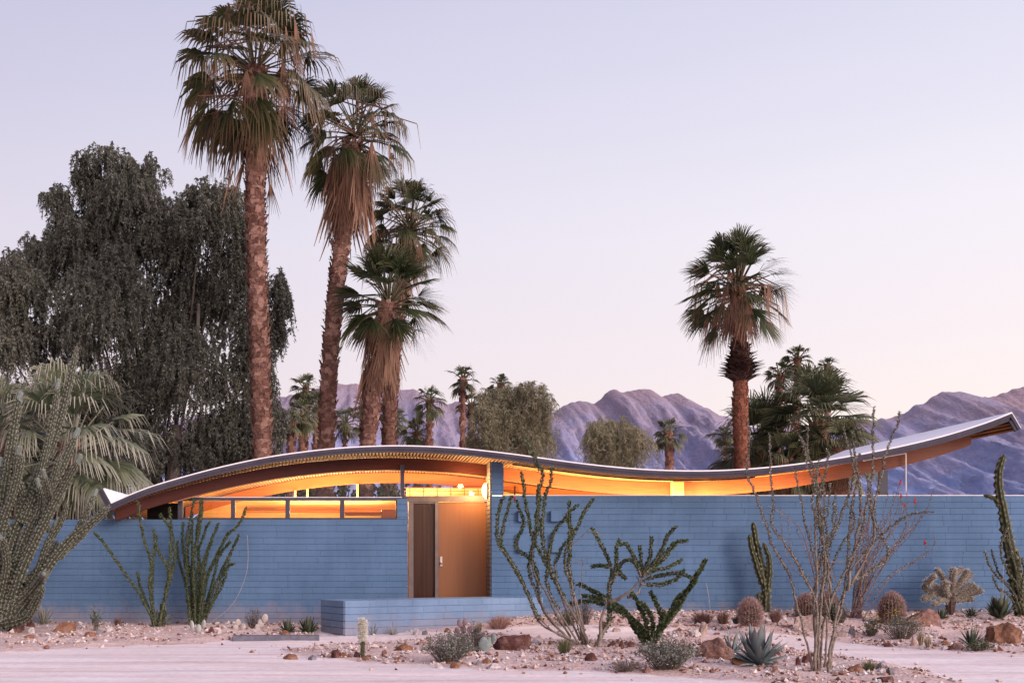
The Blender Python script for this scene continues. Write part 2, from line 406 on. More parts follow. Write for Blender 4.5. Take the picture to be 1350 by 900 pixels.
# --- entrance: header, door, sidelight
YD = .80; dd = D0 + YD
def ex(x): return fx(x, dd)
def ez(y): return fz(y, dd)
m = MB(); m.box(ex(530), ex(641), YD-.05, YD+.09, ez(661), ez(653.5)); m.build('door_header', M['trim'], house)
m = MB()
for (xa, xb) in ((538.5,545),(573.5,578.2),(641.2,646.5)): m.box(ex(xa), ex(xb), YD-.045, YD+.085, -.02, ez(661)-.003)
m.box(ex(545)+.002, ex(573.5)-.002, YD-.03, YD+.06, ez(663.2), ez(661)-.003)
m.build('door_frame', M['trim'], house)
m = MB(); m.bbox(ex(578.4), ex(641), YD, YD+.05, -.0, ez(662), .004); door = m.build('door', M['door'], house)
m = MB(); hx = ex(581.5); hz_ = ez(742)
m.bbox(hx-.035, hx+.035, YD-.02, YD, hz_-.07, hz_+.15, .008); m.tube([(hx, YD-.02, hz_), (hx, YD-.07, hz_)], [.018,.014], 10); 
m.tube([(hx, YD-.06, hz_-.03), (hx, YD-.075, hz_), (hx, YD-.06, hz_+.03)], [.012,.03,.012], 10); m.tube([(hx, YD-.02, hz_+.1), (hx, YD-.04, hz_+.1)], [.02,.02], 12)
m.build('handle', M['metal'], door, smoothed=False)
m = MB(); x = ex(545)+.012
while x < ex(573.5) - .01:
    m.tube([(x, YD+.02, -.0), (x, YD+.02, ez(663.4))], [.0115,.0115], 8, cap=False); x += .0225
m.box(ex(545), ex(573.5), YD+.022, YD+.05, 0, ez(663.3)); m.build('sidelight', M['sidelight'], house, smoothed=True)
m = MB(); m.box(ex(532), ex(648), YD-.9, YD+.4, -.4, -.03); m.build('doorstep', M['floor'], house)
m = MB(); m.box(fx(527.8,D0+.2), fx(533,D0+.2), .2, .29, fz(656,D0+.2), fz(612,D0+.2)); m.build('post', M['frame'], house)

# --- the wave roof: a profile swept straight back
DF = 23.2; YF = DF - D0; DEEP = 8.0
prof_px = [(147.5,661.5),(170,651.5),(200,640),(240,628),(280,617.3),(320,608),(360,600.3),(400,594.6),(440,590.2),(480,587.6),(520,586.5),(560,587.2),(600,589.4),(640,593.2),(680,598),(720,603.6),(760,609),(800,613.5),(840,617),(880,619),(920,619.6),(960,618.6),(1000,616),(1040,612),(1080,606.6),(1120,600.2),(1160,592.7),(1200,584.3),(1250,571.8),(1300,556),(1334,542.8)]
main = [(p.x, p.y) for p in crom([(a, b, 0) for a, b in prof_px], 5)]
prof = [V((fx(a, DF), 0, fz(b, DF))) for a, b in main]
lipL = V((fx(137.5, DF), 0, fz(643, DF))); lipR = V((fx(1346.5, DF), 0, fz(564, DF)))
full = [lipL] + prof + [lipR]
def zroof(X):
    for i in range(len(prof)-1):
        if prof[i].x <= X <= prof[i+1].x:
            return lerp(prof[i].z, prof[i+1].z, (X-prof[i].x)/(prof[i+1].x-prof[i].x))
    return prof[0].z if X < prof[0].x else prof[-1].z
def offs(pl, t):                      # mitred offset below a profile
    out = []
    for i, p in enumerate(pl):
        ns = []
        for a, b in ((i-1, i), (i, i+1)):
            if a >= 0 and b < len(pl):
                dxy = (pl[b]-pl[a]).normalized(); ns.append(V((-dxy.z, 0, dxy.x)))
        n = sum(ns, V()).normalized(); k = max(.55, n.dot(ns[0])); out.append(p - n * (t / k))
    return out
def sweep(mb, top, bot, y0, y1):
    n = len(top); vs = []
    for p, q in zip(top, bot): vs += [(p.x,y0,p.z),(q.x,y0,q.z),(p.x,y1,p.z),(q.x,y1,q.z)]
    fs = []
    for i in range(n-1):
        a = 4*i; b = 4*i+4
        fs += [(a,a+1,b+1,b),(a+2,b+2,b+3,a+3),(a,b,b+2,a+2),(a+1,a+3,b+3,b+1)]
    fs += [(0,2,3,1),(4*n-4,4*n-3,4*n-1,4*n-2)]
    mb.add(vs, fs)
m = MB(); sweep(m, full, offs(full, .09), YF, YF + DEEP); roof = m.build('roof', M['roof'], house)
m = MB(); sweep(m, offs(full, .028), offs(full, .088), YF-.03, YF-.002); sweep(m, offs(full, .09), offs(full, .150), YF-.012, YF+.03)
m.build('fascia', M['fascia'], roof)
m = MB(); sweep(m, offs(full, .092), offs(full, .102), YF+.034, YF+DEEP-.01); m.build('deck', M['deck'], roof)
# round dowels of the deck: every one runs the whole depth of the roof
m = MB(); und = offs(full, .125)
acc = 0.0; prev = None
for i in range(len(full)-1):
    a, b = und[i], und[i+1]; seg = (b-a).length; s = acc
    while s < seg:
        p = a.lerp(b, s/seg); rr = .0215
        ring = [(p.x + rr*math.cos(k*math.pi/3), p.z + rr*math.sin(k*math.pi/3)) for k in range(6)]
        n0 = len(m.v); m.add([(x, YF+.032, z) for x, z in ring] + [(x, YF+DEEP-.03, z) for x, z in ring], [(k, (k+1)%6, 6+(k+1)%6, 6+k) for k in range(6)] + [(5,4,3,2,1,0),(6,7,8,9,10,11)])
        s += .072
    acc = s - seg
m.build('roof_slats', M['slats'], roof)
def beam(name, xa, xb, yf, thick, mat, w=.13, n=90, drop=.155):
    mb_ = MB(); vs = []; fs = []
    for i in range(n+1):
        X = lerp(xa, xb, i/n); y = yf(X); z1 = zroof(X) - drop; z0 = z1 - thick(X)
        vs += [(X,y,z1),(X,y,z0),(X,y+w,z1),(X,y+w,z0)]
    for i in range(n):
        a = 4*i; b = 4*i+4
        fs += [(a,a+1,b+1,b),(a+2,b+2,b+3,a+3),(a,b,b+2,a+2),(a+1,a+3,b+3,b+1)]
    fs += [(0,2,3,1),(4*n,4*n+1,4*n+3,4*n+2)]
    mb_.add(vs, fs); return mb_.build(name, mat, house)
yb = lambda X: -.45 + .14 * (X + 5)
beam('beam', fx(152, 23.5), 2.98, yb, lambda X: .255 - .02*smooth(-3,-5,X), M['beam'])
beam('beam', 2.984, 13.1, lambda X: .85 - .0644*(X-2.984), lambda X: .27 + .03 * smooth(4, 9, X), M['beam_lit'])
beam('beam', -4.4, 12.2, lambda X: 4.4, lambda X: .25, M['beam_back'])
# a bright edge batten under the front beam
m = MB()
for i in range(60):
    Xa, Xb = lerp(-3.9, 2.7, i/60), lerp(-3.9, 2.7, (i+1)/60)
    ya, yc = yb(Xa), yb(Xb); za, zc = zroof(Xa)-.155-.256, zroof(Xb)-.155-.256
    m.add([(Xa,ya-.012,za),(Xb,yc-.012,zc),(Xb,yc-.012,zc-.022),(Xa,ya-.012,za-.022),(Xa,ya+.05,za),(Xb,yc+.05,zc),(Xb,yc+.05,zc-.022),(Xa,ya+.05,za-.022)], [(3,2,1,0),(0,1,5,4),(2,3,7,6)])
m.build('batten', M['slats'], house)
# dark blocking strip across the deck, right of the pier
m = MB()
for i in range(50):
    Xa, Xb = lerp(3.2, 8.3, i/50), lerp(3.2, 8.3, (i+1)/50); za, zc = zroof(Xa)-.154, zroof(Xb)-.154; y = -.28
    m.add([(Xa,y,za),(Xb,y,zc),(Xb,y,zc-.03),(Xa,y,za-.03),(Xa,y+.02,za),(Xb,y+.02,zc),(Xb,y+.02,zc-.03),(Xa,y+.02,za-.03)], [(3,2,1,0),(2,3,7,6),(4,5,6,7)])
m.build('blocking_strip', M['frame'], house)

# --- inside
m = MB(); m.box(-4.3, 9.6, .25, 6.9, -.12, .0); m.build('floor', M['floor'], house)
m = MB(); m.box(-4.1, 3.1, 4.45, 4.55, .001, 2.86); m.box(1.15, 3.1, 4.30, 4.40, .001, 3.10); m.build('rear_wall', M['panel'], house)
m = MB(); XR0, XR1 = 3.15, 9.35; n = 40; vs = []; fs = []
for i in range(n+1):
    X = lerp(XR0, XR1, i/n); vs += [(X,4.3,.001),(X,4.3,zroof(X)-.41)]
for i in range(n): fs.append((2*i,2*i+2,2*i+3,2*i+1))
m.add(vs, fs); m.build('partition', M['panel'], house)
m = MB(); m.box(-4.25, -4.15, .25, 4.5, 0, 2.2); m.box(-4.7, -3.95, .9, .96, 0, 2.55); m.build('end_wall_dark_panel', M['dark'], house)  # includes a near-black panel standing in for the shaded interior
m = MB(); zc0 = fz(655.2, D0+.2)+.003; n = 60; vs = []; fs = []
for (Xa, Xb, yy) in ((-3.6, .84, .18), (ex(533.5), ex(640), YD+.0)):
    vs = []; fs = []
    zz = zc0 if yy < .5 else ez(653)
    for i in range(n+1):
        X = lerp(Xa, Xb, i/n); vs += [(X,yy,zz),(X,yy,max(zz+.001, zroof(X)-.42))]
    for i in range(n): fs.append((2*i,2*i+2,2*i+3,2*i+1))
    m.add(vs, fs)
m.build('clerestory_glass', M['glass'], house)
for xx in (270, 388, 404, 470):
    d2 = D0+4.4; m = MB(); m.box(fx(xx,d2), fx(xx,d2)+.05, 4.36, 4.42, 2.87, max(2.95, zroof(fx(xx,d2))-.41)); m.build('mullion', M['panel'], house)
m = MB(); m.box(fx(887,24.4), fx(901,24.4), .36, .57, 0, zroof(fx(890,24.4))-.155); m.build('cabinet', M['panel'], house)
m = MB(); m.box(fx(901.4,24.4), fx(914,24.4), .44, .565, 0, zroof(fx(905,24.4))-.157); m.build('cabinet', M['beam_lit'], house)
m = MB(); m.box(-2.9, .85, 4.05, 4.44, 2.49, 2.52); m.build('added_shelf', M['beam_back'], house)  # board added to cast a shadow line under the rear wall glow
for (xa, xb, d2, dm) in ((1160, 1170.5, 24.33, 'dark'),): 
    m = MB(); X0, X1 = fx(xa,d2), fx(xb,d2); m.box(X0, X1, d2-D0, d2-D0+.10, 0, zroof(X0)-.44); m.build('column', M['frame'], house)
m = MB(); d2 = 24.2; m.tube([at(1194.5,653,d2), at(1194.5,597,d2)], [.012,.012], 6); m.tube([at(1194.5,597.3,d2), at(1138,607,d2)], [.012,.012], 6); m.build('screen_rail', M['white'], house)
m = MB(); d2 = 27.0
for k in range(6): m.box(fx(664,d2), fx(684,d2), 3.0, 3.03, fz(652-k*2.2,d2)-.012, fz(652-k*2.2,d2))
m.box(fx(678,d2), fx(680,d2), 3.035, 3.07, 2.0, fz(640,d2)); m.build('louvre', M['beam'], house)
m = MB(); d2 = 27.4
for k in range(3): m.box(fx(533,d2), fx(636,d2), 3.4, 3.42, fz(652-k*4.5,d2), fz(652-k*4.5,d2)+.015)
for k in range(6): m.box(fx(540+k*18,d2), fx(540+k*18,d2)+.02, 3.425, 3.45, 2.0, fz(641,d2))
m.build('railing', M['beam_back'], house)
m = MB(); d2 = 28.2
m.box(fx(503,d2), fx(540,d2), 3.95, 4.28, 2.2, fz(672,d2)); m.box(fx(455,d2), fx(503,d2)-.01, 4.0, 4.3, fz(676,d2)-.06, fz(676,d2)); m.build('cupboard', M['beam'], house)
# wall lamp beside the door
lx_, lz_ = ex(641.5), ez(649)
m = MB(); m.bbox(fx(648)-.075, fx(648)-.032, .30, .42, lz_-.16, lz_+.16, .01); lamp = m.build('wall_lamp', M['trim'], house)
m = MB(); n = 14; vs = []; fs = []
for j in range(8):
    tt = j/7; zz = lz_ + .17 - .34*tt; rr = .115*math.sin(math.pi*(.12+.86*tt))**.7
    for k in range(n+1):
        a = math.pi*(.5 + k/n); vs.append((fx(648)-.07 + rr*math.cos(a)*.9, .36 + rr*math.sin(a), zz))
for j in range(7):
    for k in range(n): fs.append((j*(n+1)+k, j*(n+1)+k+1, (j+1)*(n+1)+k+1, (j+1)*(n+1)+k))
m.add(vs, fs); m.build('lamp_shade', M['glow'], lamp, smoothed=True)

def area(name, loc, sx, sy, power, colr, rot=(rad(180),0,0)):
    a = bpy.data.lights.new(name, 'AREA'); a.shape = 'RECTANGLE'; a.size = sx; a.size_y = sy; a.energy = power; a.color = colr
    o = bpy.data.objects.new(name, a); col.objects.link(o); o.location = loc; o.rotation_euler = rot; return o
WARM = (1, .60, .24)
area('cove_light', (-1.4, 2.3, 1.95), 4.6, 1.6, 470, (1,.62,.25))
area('cove_light', (1.9, 2.6, 2.0), 1.9, 1.6, 140, (1,.62,.25))
area('shelf_light', (-.7, 4.22, 2.535), 2.4, .12, 300, (1,.76,.42), (rad(180+35),0,0))
area('shelf_light', (1.7, 4.05, 2.62), 1.3, .12, 60, (1,.74,.42), (rad(180+35),0,0))
area('wall_top_light', (5.2, .32, 2.45), 4.6, .16, 320, (1, .66, .27))
area('wall_top_light', (6.2, .30, 2.56), 6.4, .08, 60, (1, .62, .24), (rad(180-62),0,0))
area('wall_top_light', (8.6, .30, 2.45), 2.6, .14, 150, (1, .60, .24))
area('room_light', (6.0, 2.9, 2.1), 5.0, 1.4, 260, (1,.60,.23))
def pt(name, loc, e_, r_=.06, c=WARM):
    p = bpy.data.lights.new(name, 'POINT'); p.energy = e_; p.color = c; p.shadow_soft_size = r_
    o = bpy.data.objects.new(name, p); col.objects.link(o); o.location = loc
pt('lamp_bulb', (fx(648)-.30, .30, lz_ + .0), 64)
pt('lamp_bulb', (2.25, .3, 2.95), 26)

# ---------------------------------------------------- low wall in front of the door, kerb slab
c0 = G(455, 837); top_z = EYE - (791.7-HZ)*((c0.y+D0)/F)
lw = MB(); courses(lw, 0, 4.6, 0, -.5, top_z - c0.z, seed=9, ch=.131, th=.25, L_=(.38,.7)); lw.box(-.0, 4.6, .23, 1.05, -.5, top_z - c0.z - .001)
y = 0; r = random.Random(4)
zz = top_z - c0.z
while zz > -.45:
    yy = .0
    while yy < 1.05:
        l = r.uniform(.35,.6); lw.bbox(-.02, .02, yy + (.024 if yy == 0 else 0), min(1.05, yy+l-.005), zz-.131+.010, zz, .004); yy += l
    zz -= .131
o = lw.build('low_wall', M['blue_light']); o.location = (c0.x, c0.y, c0.z); o.rotation_euler = (0, 0, rad(27))
tag(o, 'low pale blue block wall standing in front of the door', 'low wall', kind='thing')
M['kerb'] = varied('kerb_concrete', (.10,.10,.13), (.17,.165,.20), 9, .85, 40, .3)
a, b = G(306, 845), G(421, 844)
m = MB(); L_ = (b-a).length; m.bbox(0, L_, 0, .32, -.1, .10, .012); o = m.build('kerb', M['kerb']); o.location = a; o.rotation_euler = (0, 0, math.atan2(b.y-a.y, b.x-a.x))
tag(o, 'long flat grey concrete edging slab lying left of the low wall', 'edging slab', kind='thing')
# ================================================================== growing things
def perp(d):
    u = d.cross(V((0,0,1)))
    if u.length < 1e-3: u = V((1,0,0))
    return u.normalized()

def fan_leaf(mb, o, dirv, Rl, nseg, spread, d1, d2, up, rnd, solid=.45, thin=1.0, twist=0.0, tips=(0, .3, .75, 1.0)):
    """one pleated fan blade: segments joined to `solid`, free and drooping beyond"""
    side = perp(dirv)
    if twist: side = (side * math.cos(twist) + dirv.cross(side) * math.sin(twist)).normalized()
    nrm = side.cross(dirv)
    if nrm.dot(up) < 0: nrm = -nrm
    for i in range(nseg):
        a = ((i + .5) / nseg - .5) * spread + rnd.uniform(-.02, .02)
        s = dirv * math.cos(a) + side * math.sin(a); l = dirv * -math.sin(a) + side * math.cos(a)
        if rnd.random() < .05: continue
        ln = Rl * (.72 + .28 * math.cos(a * .8)) * rnd.uniform(.78, 1.08)
        wb = ln * spread / nseg * .55 * thin
        dr = rnd.uniform(.8, 1.25)
        vs = []; at_ = []
        for k, (tt, wd) in enumerate(((.03, .012), (solid, wb * solid), (.5 + solid * .5, wb * solid * .62), (1.0, wb * .05))):
            e_ = max(0, tt - solid) / (1 - solid)
            drop = ln * (d1 * tt * tt + d2 * e_ * e_ * dr)
            sh = 1 - .35 * min(1, d2) * e_ * e_
            p = o + s * (ln * tt * sh) - V((0,0,drop)) + nrm * (.05 * ln * abs(math.sin(a)))
            pl = nrm * (wd * .55)
            vs += [p - l * wd + pl, p + l * wd - pl]; at_ += [tips[k]] * 2
        mb.add(vs, [(0,1,3,2),(2,3,5,4),(4,5,7,6)], at_)

def crown(mb, top, Rc, n, seed, el=(82, -55), pet=.42, nseg=26, spread=3.6, d1=.10, d2=.35, lean=V((0,0,0)), pw=.018, power=.85, tips=(0,.1,.4,.9), stem=None, spr=.0):
    """fans on arching petioles in a spiral round `top`"""
    r = random.Random(seed); st = stem or mb
    for i in range(n):
        if i > n*.3 and r.random() < .1: continue
        t = (i + .5) / n
        e_ = rad(lerp(el[0], el[1], t ** power) + r.uniform(-13, 13)); az = i * 2.39996 + r.uniform(-.4, .4)
        d = V((math.cos(e_) * math.cos(az), math.cos(e_) * math.sin(az), math.sin(e_)))
        Lp = Rc * pet * r.uniform(.8, 1.15) * (1.0 if e_ > 0 else .9)
        o = top + V((math.cos(az), math.sin(az), 0)) * (.05 * Rc) - V((0, 0, Rc * .28 * t)) + lean * t
        pts = [o, o + d * Lp * .55 - V((0,0,.02*Lp)), o + d * Lp - V((0,0,.10*Lp*math.cos(e_)))]
        st.tube(pts, [pw*1.5, pw, pw*.75], 4, cap=False, a=.35)
        dv = (pts[2] - pts[1]).normalized(); dv = (dv - V((0,0,.22*math.cos(e_)))).normalized()
        fan_leaf(mb, pts[2], dv, Rc * (1 - pet) * r.uniform(.9, 1.1) * 1.05, nseg, spread * r.uniform(.6, 1.05), d1, d2 * r.uniform(.4, 1.6), V((0,0,1)), r, tips=tips, twist=r.uniform(-.5,.5)*spr)

def skirt(mb, top, bot, rad_, n, seed, Rl, spread=.9, nseg=9, flare=.25):
    """dead fans hanging down against the trunk"""
    r = random.Random(seed)
    for i in range(n):
        t = r.random(); az = r.random() * 6.283
        p = top.lerp(bot, t) + V((math.cos(az), math.sin(az), 0)) * rad_ * r.uniform(.3, 1.0)
        d = V((math.cos(az) * flare * r.uniform(.2,1.2), math.sin(az) * flare * r.uniform(.2,1.2), -1)).normalized()
        fan_leaf(mb, p, d, Rl * r.uniform(.7, 1.15), nseg, spread * r.uniform(.5, 1.2), .02, .1, V((math.cos(az), math.sin(az), .2)), r, solid=.3, thin=1.25, tips=(.6,.7,.9,1))

def boots(mb, axis, radf, n_rows, per, seed, size=.11, out=.05, t0=0, t1=1):
    """cut leaf bases in a lattice round the trunk"""
    r = random.Random(seed); m = len(axis) - 1
    for j in range(n_rows):
        t = lerp(t0, t1, (j + r.uniform(0,.6)) / n_rows); k = min(m - 1, int(t * m)); c = axis[k].lerp(axis[k+1], t * m - k); rr = radf(t)
        for q in range(per):
            a = 2 * math.pi * (q + .5 * (j % 2)) / per + r.uniform(-.16, .16); o = V((math.cos(a), math.sin(a), 0)); l = V((-math.sin(a), math.cos(a), 0))
            s_ = size * r.uniform(.7, 1.3); ou = out * r.uniform(.3, 1.6)
            p = c + o * (rr * .97); lean_ = l * r.uniform(-.5, .5) * s_
            tipp = p + V((0,0,s_*1.1)) + o * ou + lean_
            mb.add([p - l*s_*.62, p + l*s_*.62, p + V((0,0,s_*.9)) - l*s_*.42 + o*ou*.6 + lean_, p + V((0,0,s_*.9)) + l*s_*.42 + o*ou*.6 + lean_, tipp + l*s_*.12, tipp - l*s_*.12, p + V((0,0,s_*.9)) + lean_*.5],
                   [(0,1,3,2),(2,3,4,5),(2,6,3)], r.random())

M['frond'] = leafy('palm_frond', [(0, (.022,.036,.013)), (.55, (.042,.062,.022)), (1, (.085,.10,.042))], (.20,.13,.07), .25, .45, .45)
M['frond_grey'] = leafy('pale_palm_frond', [(0, (.06,.085,.045)), (.55, (.12,.145,.08)), (1, (.21,.225,.14))], (.48,.45,.36), .25, .5, .4)
M['frond_mid'] = leafy('far_palm_frond', [(0, (.034,.048,.026)), (.6, (.078,.098,.05)), (1, (.15,.16,.08))], (.26,.22,.10), .25, .5, .4)
M['dead'] = leafy('dead_frond', [(0, (.085,.042,.028)), (.5, (.195,.105,.07)), (1, (.33,.195,.13))], (.26,.15,.10), .2, .75, .2)
def bark(name, a, b, c):
    t = NT(name); f = t.noise(6, 7, .65, stretch=(1, 1, 1.4)); cr = t.ramp(f, [(.28, a), (.5, b), (.74, c)])
    cr = t.mix(.6, cr, t.ramp(t.island(), [(0, a), (.6, b), (1, c)])); return t.bsdf(cr, .9, t.noise(16, 7, .7), .9, .05, spec=.15)
M['bark'] = bark('palm_bark', (.075,.035,.027), (.20,.10,.075), (.46,.29,.23))
M['stub'] = bark('leaf_stub', (.035,.018,.015), (.09,.045,.035), (.19,.11,.09))
M['bark_red'] = bark('red_palm_bark', (.10,.035,.022), (.20,.075,.045), (.30,.125,.08))

def big_palm(name, label, group, d, trunk, crown_px, spec, mat_bark='bark', boot=.15):
    x0, y0, w0 = trunk[0]; yg = HZ + (EYE + .05) * F / d
    if spec.get('extend', True):
        x1, y1, _ = trunk[1]; xg = x0 + (x0 - x1) / (y0 - y1) * (yg - y0) * .6; trunk = [(xg, yg, w0 * 1.12)] + trunk
    base = at(trunk[0][0], trunk[0][1], d); root = empty(name, base, label, 'palm tree', group)
    sc = d / F; fine = crom([(*(at(x, y, d) - base),) for x, y, w_ in trunk], 12); wz = [((at(x, y, d) - base).z, w_*sc*.5) for x, y, w_ in trunk]; top_z = fine[-1].z; ax = []
    for q in range(49):
        z = top_z*q/48; k = max(0, min(len(fine)-2, next((i for i in range(len(fine)-1) if fine[i+1].z >= z), len(fine)-2)))
        ax.append(fine[k].lerp(fine[k+1], max(0, min(1, (z-fine[k].z)/max(1e-6, fine[k+1].z-fine[k].z)))))
    def rf(t):
        z = t*top_z
        for (za, ra), (zb, rb) in zip(wz, wz[1:]):
            if z <= zb: return lerp(ra, rb, max(0, (z-za)/max(1e-6, zb-za)))
        return wz[-1][1]
    m_ = MB(); n = len(ax); m_.tube(ax, [rf(i/(n-1)) * .92 for i in range(n)], 14, a=.5)
    H = ax[-1].z
    boots(m_, ax, rf, int(H / (boot * .95)), spec.get('per', 9), spec['seed'], boot, boot * spec.get('bout', .5), spec.get('bt0', .08), 1)
    if 'ruff' in spec:
        for (ty, nn, so_) in spec['ruff']:
            t = (at(0, ty, d).z - base.z) / H
            sm_ = MB(); boots(sm_, ax, rf, nn + 3, 15, spec['seed'] + 5, .17, so_*1.25, t - .016, t + .016); sm_.build('leaf_stubs', M['stub'], root)
    m_.build('trunk', M[mat_bark], root)
    cx, cy, cr = crown_px; top = at(cx, cy, d) - base; Rc = cr * sc
    lv = MB(); stm = MB()
    crown(lv, top, Rc, spec.get('n', 42), spec['seed'], spec.get('el', (84, -48)), spec.get('pet', .42), spec.get('nseg', 26), spec.get('spread', 3.4), spec.get('d1', .12), spec.get('d2', .42), lean=(ax[-1]-top)*.2, pw=.02, power=spec.get('power', .9), tips=spec.get('tips', (0,.05,.3,1)), spr=1.0)
    lv.build('crown', M[spec.get('leaf', 'frond')], root, attr=True)
    dm_ = MB()
    for (ya, yb_, rp, n_, L_, fl) in spec.get('dead', []):
        pa, pb = at(cx, ya, d) - base, at(cx, yb_, d) - base
        def axp(z):
            for i in range(n-1):
                if ax[i].z <= z <= ax[i+1].z: return ax[i].lerp(ax[i+1], (z-ax[i].z)/max(1e-6,(ax[i+1].z-ax[i].z)))
            return ax[-1]
        A, B = axp(pa.z).copy(), axp(pb.z).copy(); A.z = pa.z; B.z = pb.z
        skirt(dm_, A, B, rp * sc, n_, spec['seed'] + int(ya), L_ * sc, flare=fl)
    r = random.Random(spec['seed'] + 99)
    for (n_, ra, rb, za, zb, L_) in spec.get('hang', []):     # dead fans bent over and hanging from the crown
        for k in range(n_):
            az = r.random() * 6.283; rr = lerp(ra, rb, r.random()) * sc; p = top + V((math.cos(az)*rr, math.sin(az)*rr, -lerp(za, zb, r.random())*sc))
            c0_ = V((top.x, top.y, p.z + .3))
            dm_.tube([c0_, c0_.lerp(p, .55) + V((0,0,.16)), p], [.025,.02,.013], 4, cap=False, a=.3)
            fan_leaf(dm_, p, V((math.cos(az)*.15, math.sin(az)*.15, -1)).normalized(), L_ * sc * r.uniform(.6, 1.25), 13, r.uniform(.15, .75), .0, .05, V((math.cos(az), math.sin(az), .2)), r, solid=.22, thin=1.1, tips=(.5,.7,1,1))
    if dm_.v: dm_.build('dead_fronds', M['dead'], root, attr=True)
    return root

big_palm('fan_palm', 'tallest fan palm with a ragged crown cut by the top of the photo', 'tall fan palms behind the house', 33.0,
    [(346,600,25),(341,420,25),(337,280,25),(336,170,27),(336,90,30)], (336, 78, 118),
    dict(seed=11, n=66, el=(84,-58), d2=.42, pet=.53, nseg=24, dead=[(160,240,36,16,60,.35)], hang=[(64,30,95,-40,85,60)], tips=(0,.10,.5,1), power=.95))
big_palm('fan_palm', 'second tallest fan palm leaning right with a thick brown skirt of dead fronds', 'tall fan palms behind the house', 34.0,
    [(430,590,20),(436,460,21),(447,350,21),(457,270,22),(465,190,24)], (470, 165, 84),
    dict(seed=12, n=54, el=(84,-45), d2=.42, pet=.56, dead=[(190,262,28,62,72,.18)], hang=[(28,32,80,-20,60,48)], tips=(0,.05,.3,1)))
big_palm('fan_palm', 'fan palm whose crown rises just behind the shorter thick skirted palm', 'tall fan palms behind the house', 37.0,
    [(512,590,16),(518,480,17),(530,380,17),(538,310,18)], (540, 292, 68),
    dict(seed=13, n=66, el=(84,-44), d2=.36, pet=.55, hang=[(14,20,60,-10,45,46)], dead=[(310,360,14,12,48,.3)], leaf='frond'))
big_palm('fan_palm', 'shorter fan palm with a long hanging brown skirt in front of another palm', 'tall fan palms behind the house', 32.4,
    [(485,590,19),(490,540,20),(498,490,23),(506,440,26),(511,400,28)], (513, 388, 80),
    dict(seed=14, n=66, el=(86,-34), d2=.18, d1=.04, pet=.48, spread=2.8, dead=[(425,490,22,60,58,.14),(412,440,26,10,50,.3)], power=1.0, tips=(0,0,.15,.6)))
big_palm('fan_palm', 'lone tall fan palm with hanging dead fronds and a ruff of old leaf stubs', 'tall fan palms behind the house', 33.0,
    [(978,620,20),(976,540,20),(976,470,16),(974,420,18),(971,376,22)], (971, 372, 80),
    dict(seed=15, n=62, el=(86,-40), d2=.16, d1=.04, pet=.50, spread=2.5, dead=[(385,405,18,14,50,.2)], hang=[(40,34,70,-14,36,58)], ruff=[(467,5,.10),(480,4,.16),(490,6,.24),(497,4,.26)], bout=.25, per=8, power=.95, tips=(0,0,.15,.7)), 'bark_red', boot=.11)

def small_palm(label, d, cx, cy, cr, tx, tw, seed, group='small palms in the distance', dead=0, leaf='frond_mid', el=(84,-45), ty=None):
    yg = HZ + (EYE + .05) * F / d; base = at(tx, yg, d); root = empty('distant_palm', base, label, 'palm tree', group); sc = d / F
    m_ = MB(); a = at(tx, yg, d) - base; b = at(cx, cy + cr*.1, d) - base
    ax = [a.lerp(b, k/10) for k in range(11)]; m_.tube(ax, [tw*sc*.5*lerp(1.1,.85,k/10) for k in range(11)], 8, a=.5)
    boots(m_, ax, lambda t: tw*sc*.5*lerp(1.08,.85,t), int(b.z/.34*.8), 7, seed, .2, .07, .3, 1)
    m_.build('trunk', M['bark'], root); lv = MB()
    crown(lv, b, cr*sc, 24, seed, el, .42, 12, 3.2, .10, .3, pw=.03, tips=(0,0,.25,1), spr=1)
    lv.build('crown', M[leaf], root, attr=True)
    if dead:
        dm_ = MB(); skirt(dm_, b + V((0,0,-cr*sc*.2)), b + V((0,0,-cr*sc*.55)), tw*sc*.7, dead, seed, cr*sc*.7, nseg=6); dm_.build('dead_fronds', M['dead'], root, attr=True)
    return root
SP = [
 ('distant palm standing highest in the cluster right of the tallest trunk', 58, 403,508,26,401,8,21,0),
 ('bushy distant palm lowest at the left of the left cluster', 54, 384,552,27,383,12,22,10),
 ('bushy distant palm with a pale brown trunk in the left cluster', 55, 398,543,29,397,10,23,8),
 ('distant palm half hidden behind the leaning palm trunk', 57, 418,533,27,412,9,24,8),
 ('distant palm with thin trunk just right of the leaning palm trunk', 60, 455,552,28,450,5,25,6),
 ('short distant palm peeping out left of the thick skirted palm', 60, 478,532,21,479,7,26,0),
 ('twin crowned distant palm right of the thick skirted palm', 58, 515,543,26,511,4.5,27,6),
 ('thin distant palm close behind the twin crowned one', 62, 522,550,23,520,4.5,28,4),
 ('low distant palm with a mass of fronds beside the upright pale palm', 56, 550,566,27,552,10,29,6),
 ('upright distant palm with a sturdy pale trunk and round crown', 55, 566,523,27,566,8.5,30,0),
 ('tall slim distant palm standing clear of the drooping green tree', 54, 610,495,26,610,7,31,0),
 ('shorter palm directly behind the tall slim distant palm', 58, 622,530,24,618,8,32,4),
 ('palm whose top pokes out above the drooping green tree', 60, 660,505,20,658,7,33,0),
 ('small palm crown at the left shoulder of the drooping green tree', 62, 646,517,15,648,6,34,0),
 ('round headed palm with a stout trunk in front of the mountain', 52, 882,568,27,883,11,35,0),
 ('slender small palm left of the lone tall palm trunk', 58, 957,570,21,958,4,36,0),
 ('highest of the three palms showing above the wide bushy palms', 52, 1051,470,25,1047,8,37,10),
 ('palm leaning left above the wide bushy palms', 50, 1028,490,24,1021,7,38,4),
 ('smallest palm top at the right above the wide bushy palms', 56, 1091,481,18,1091,6,39,0),
]
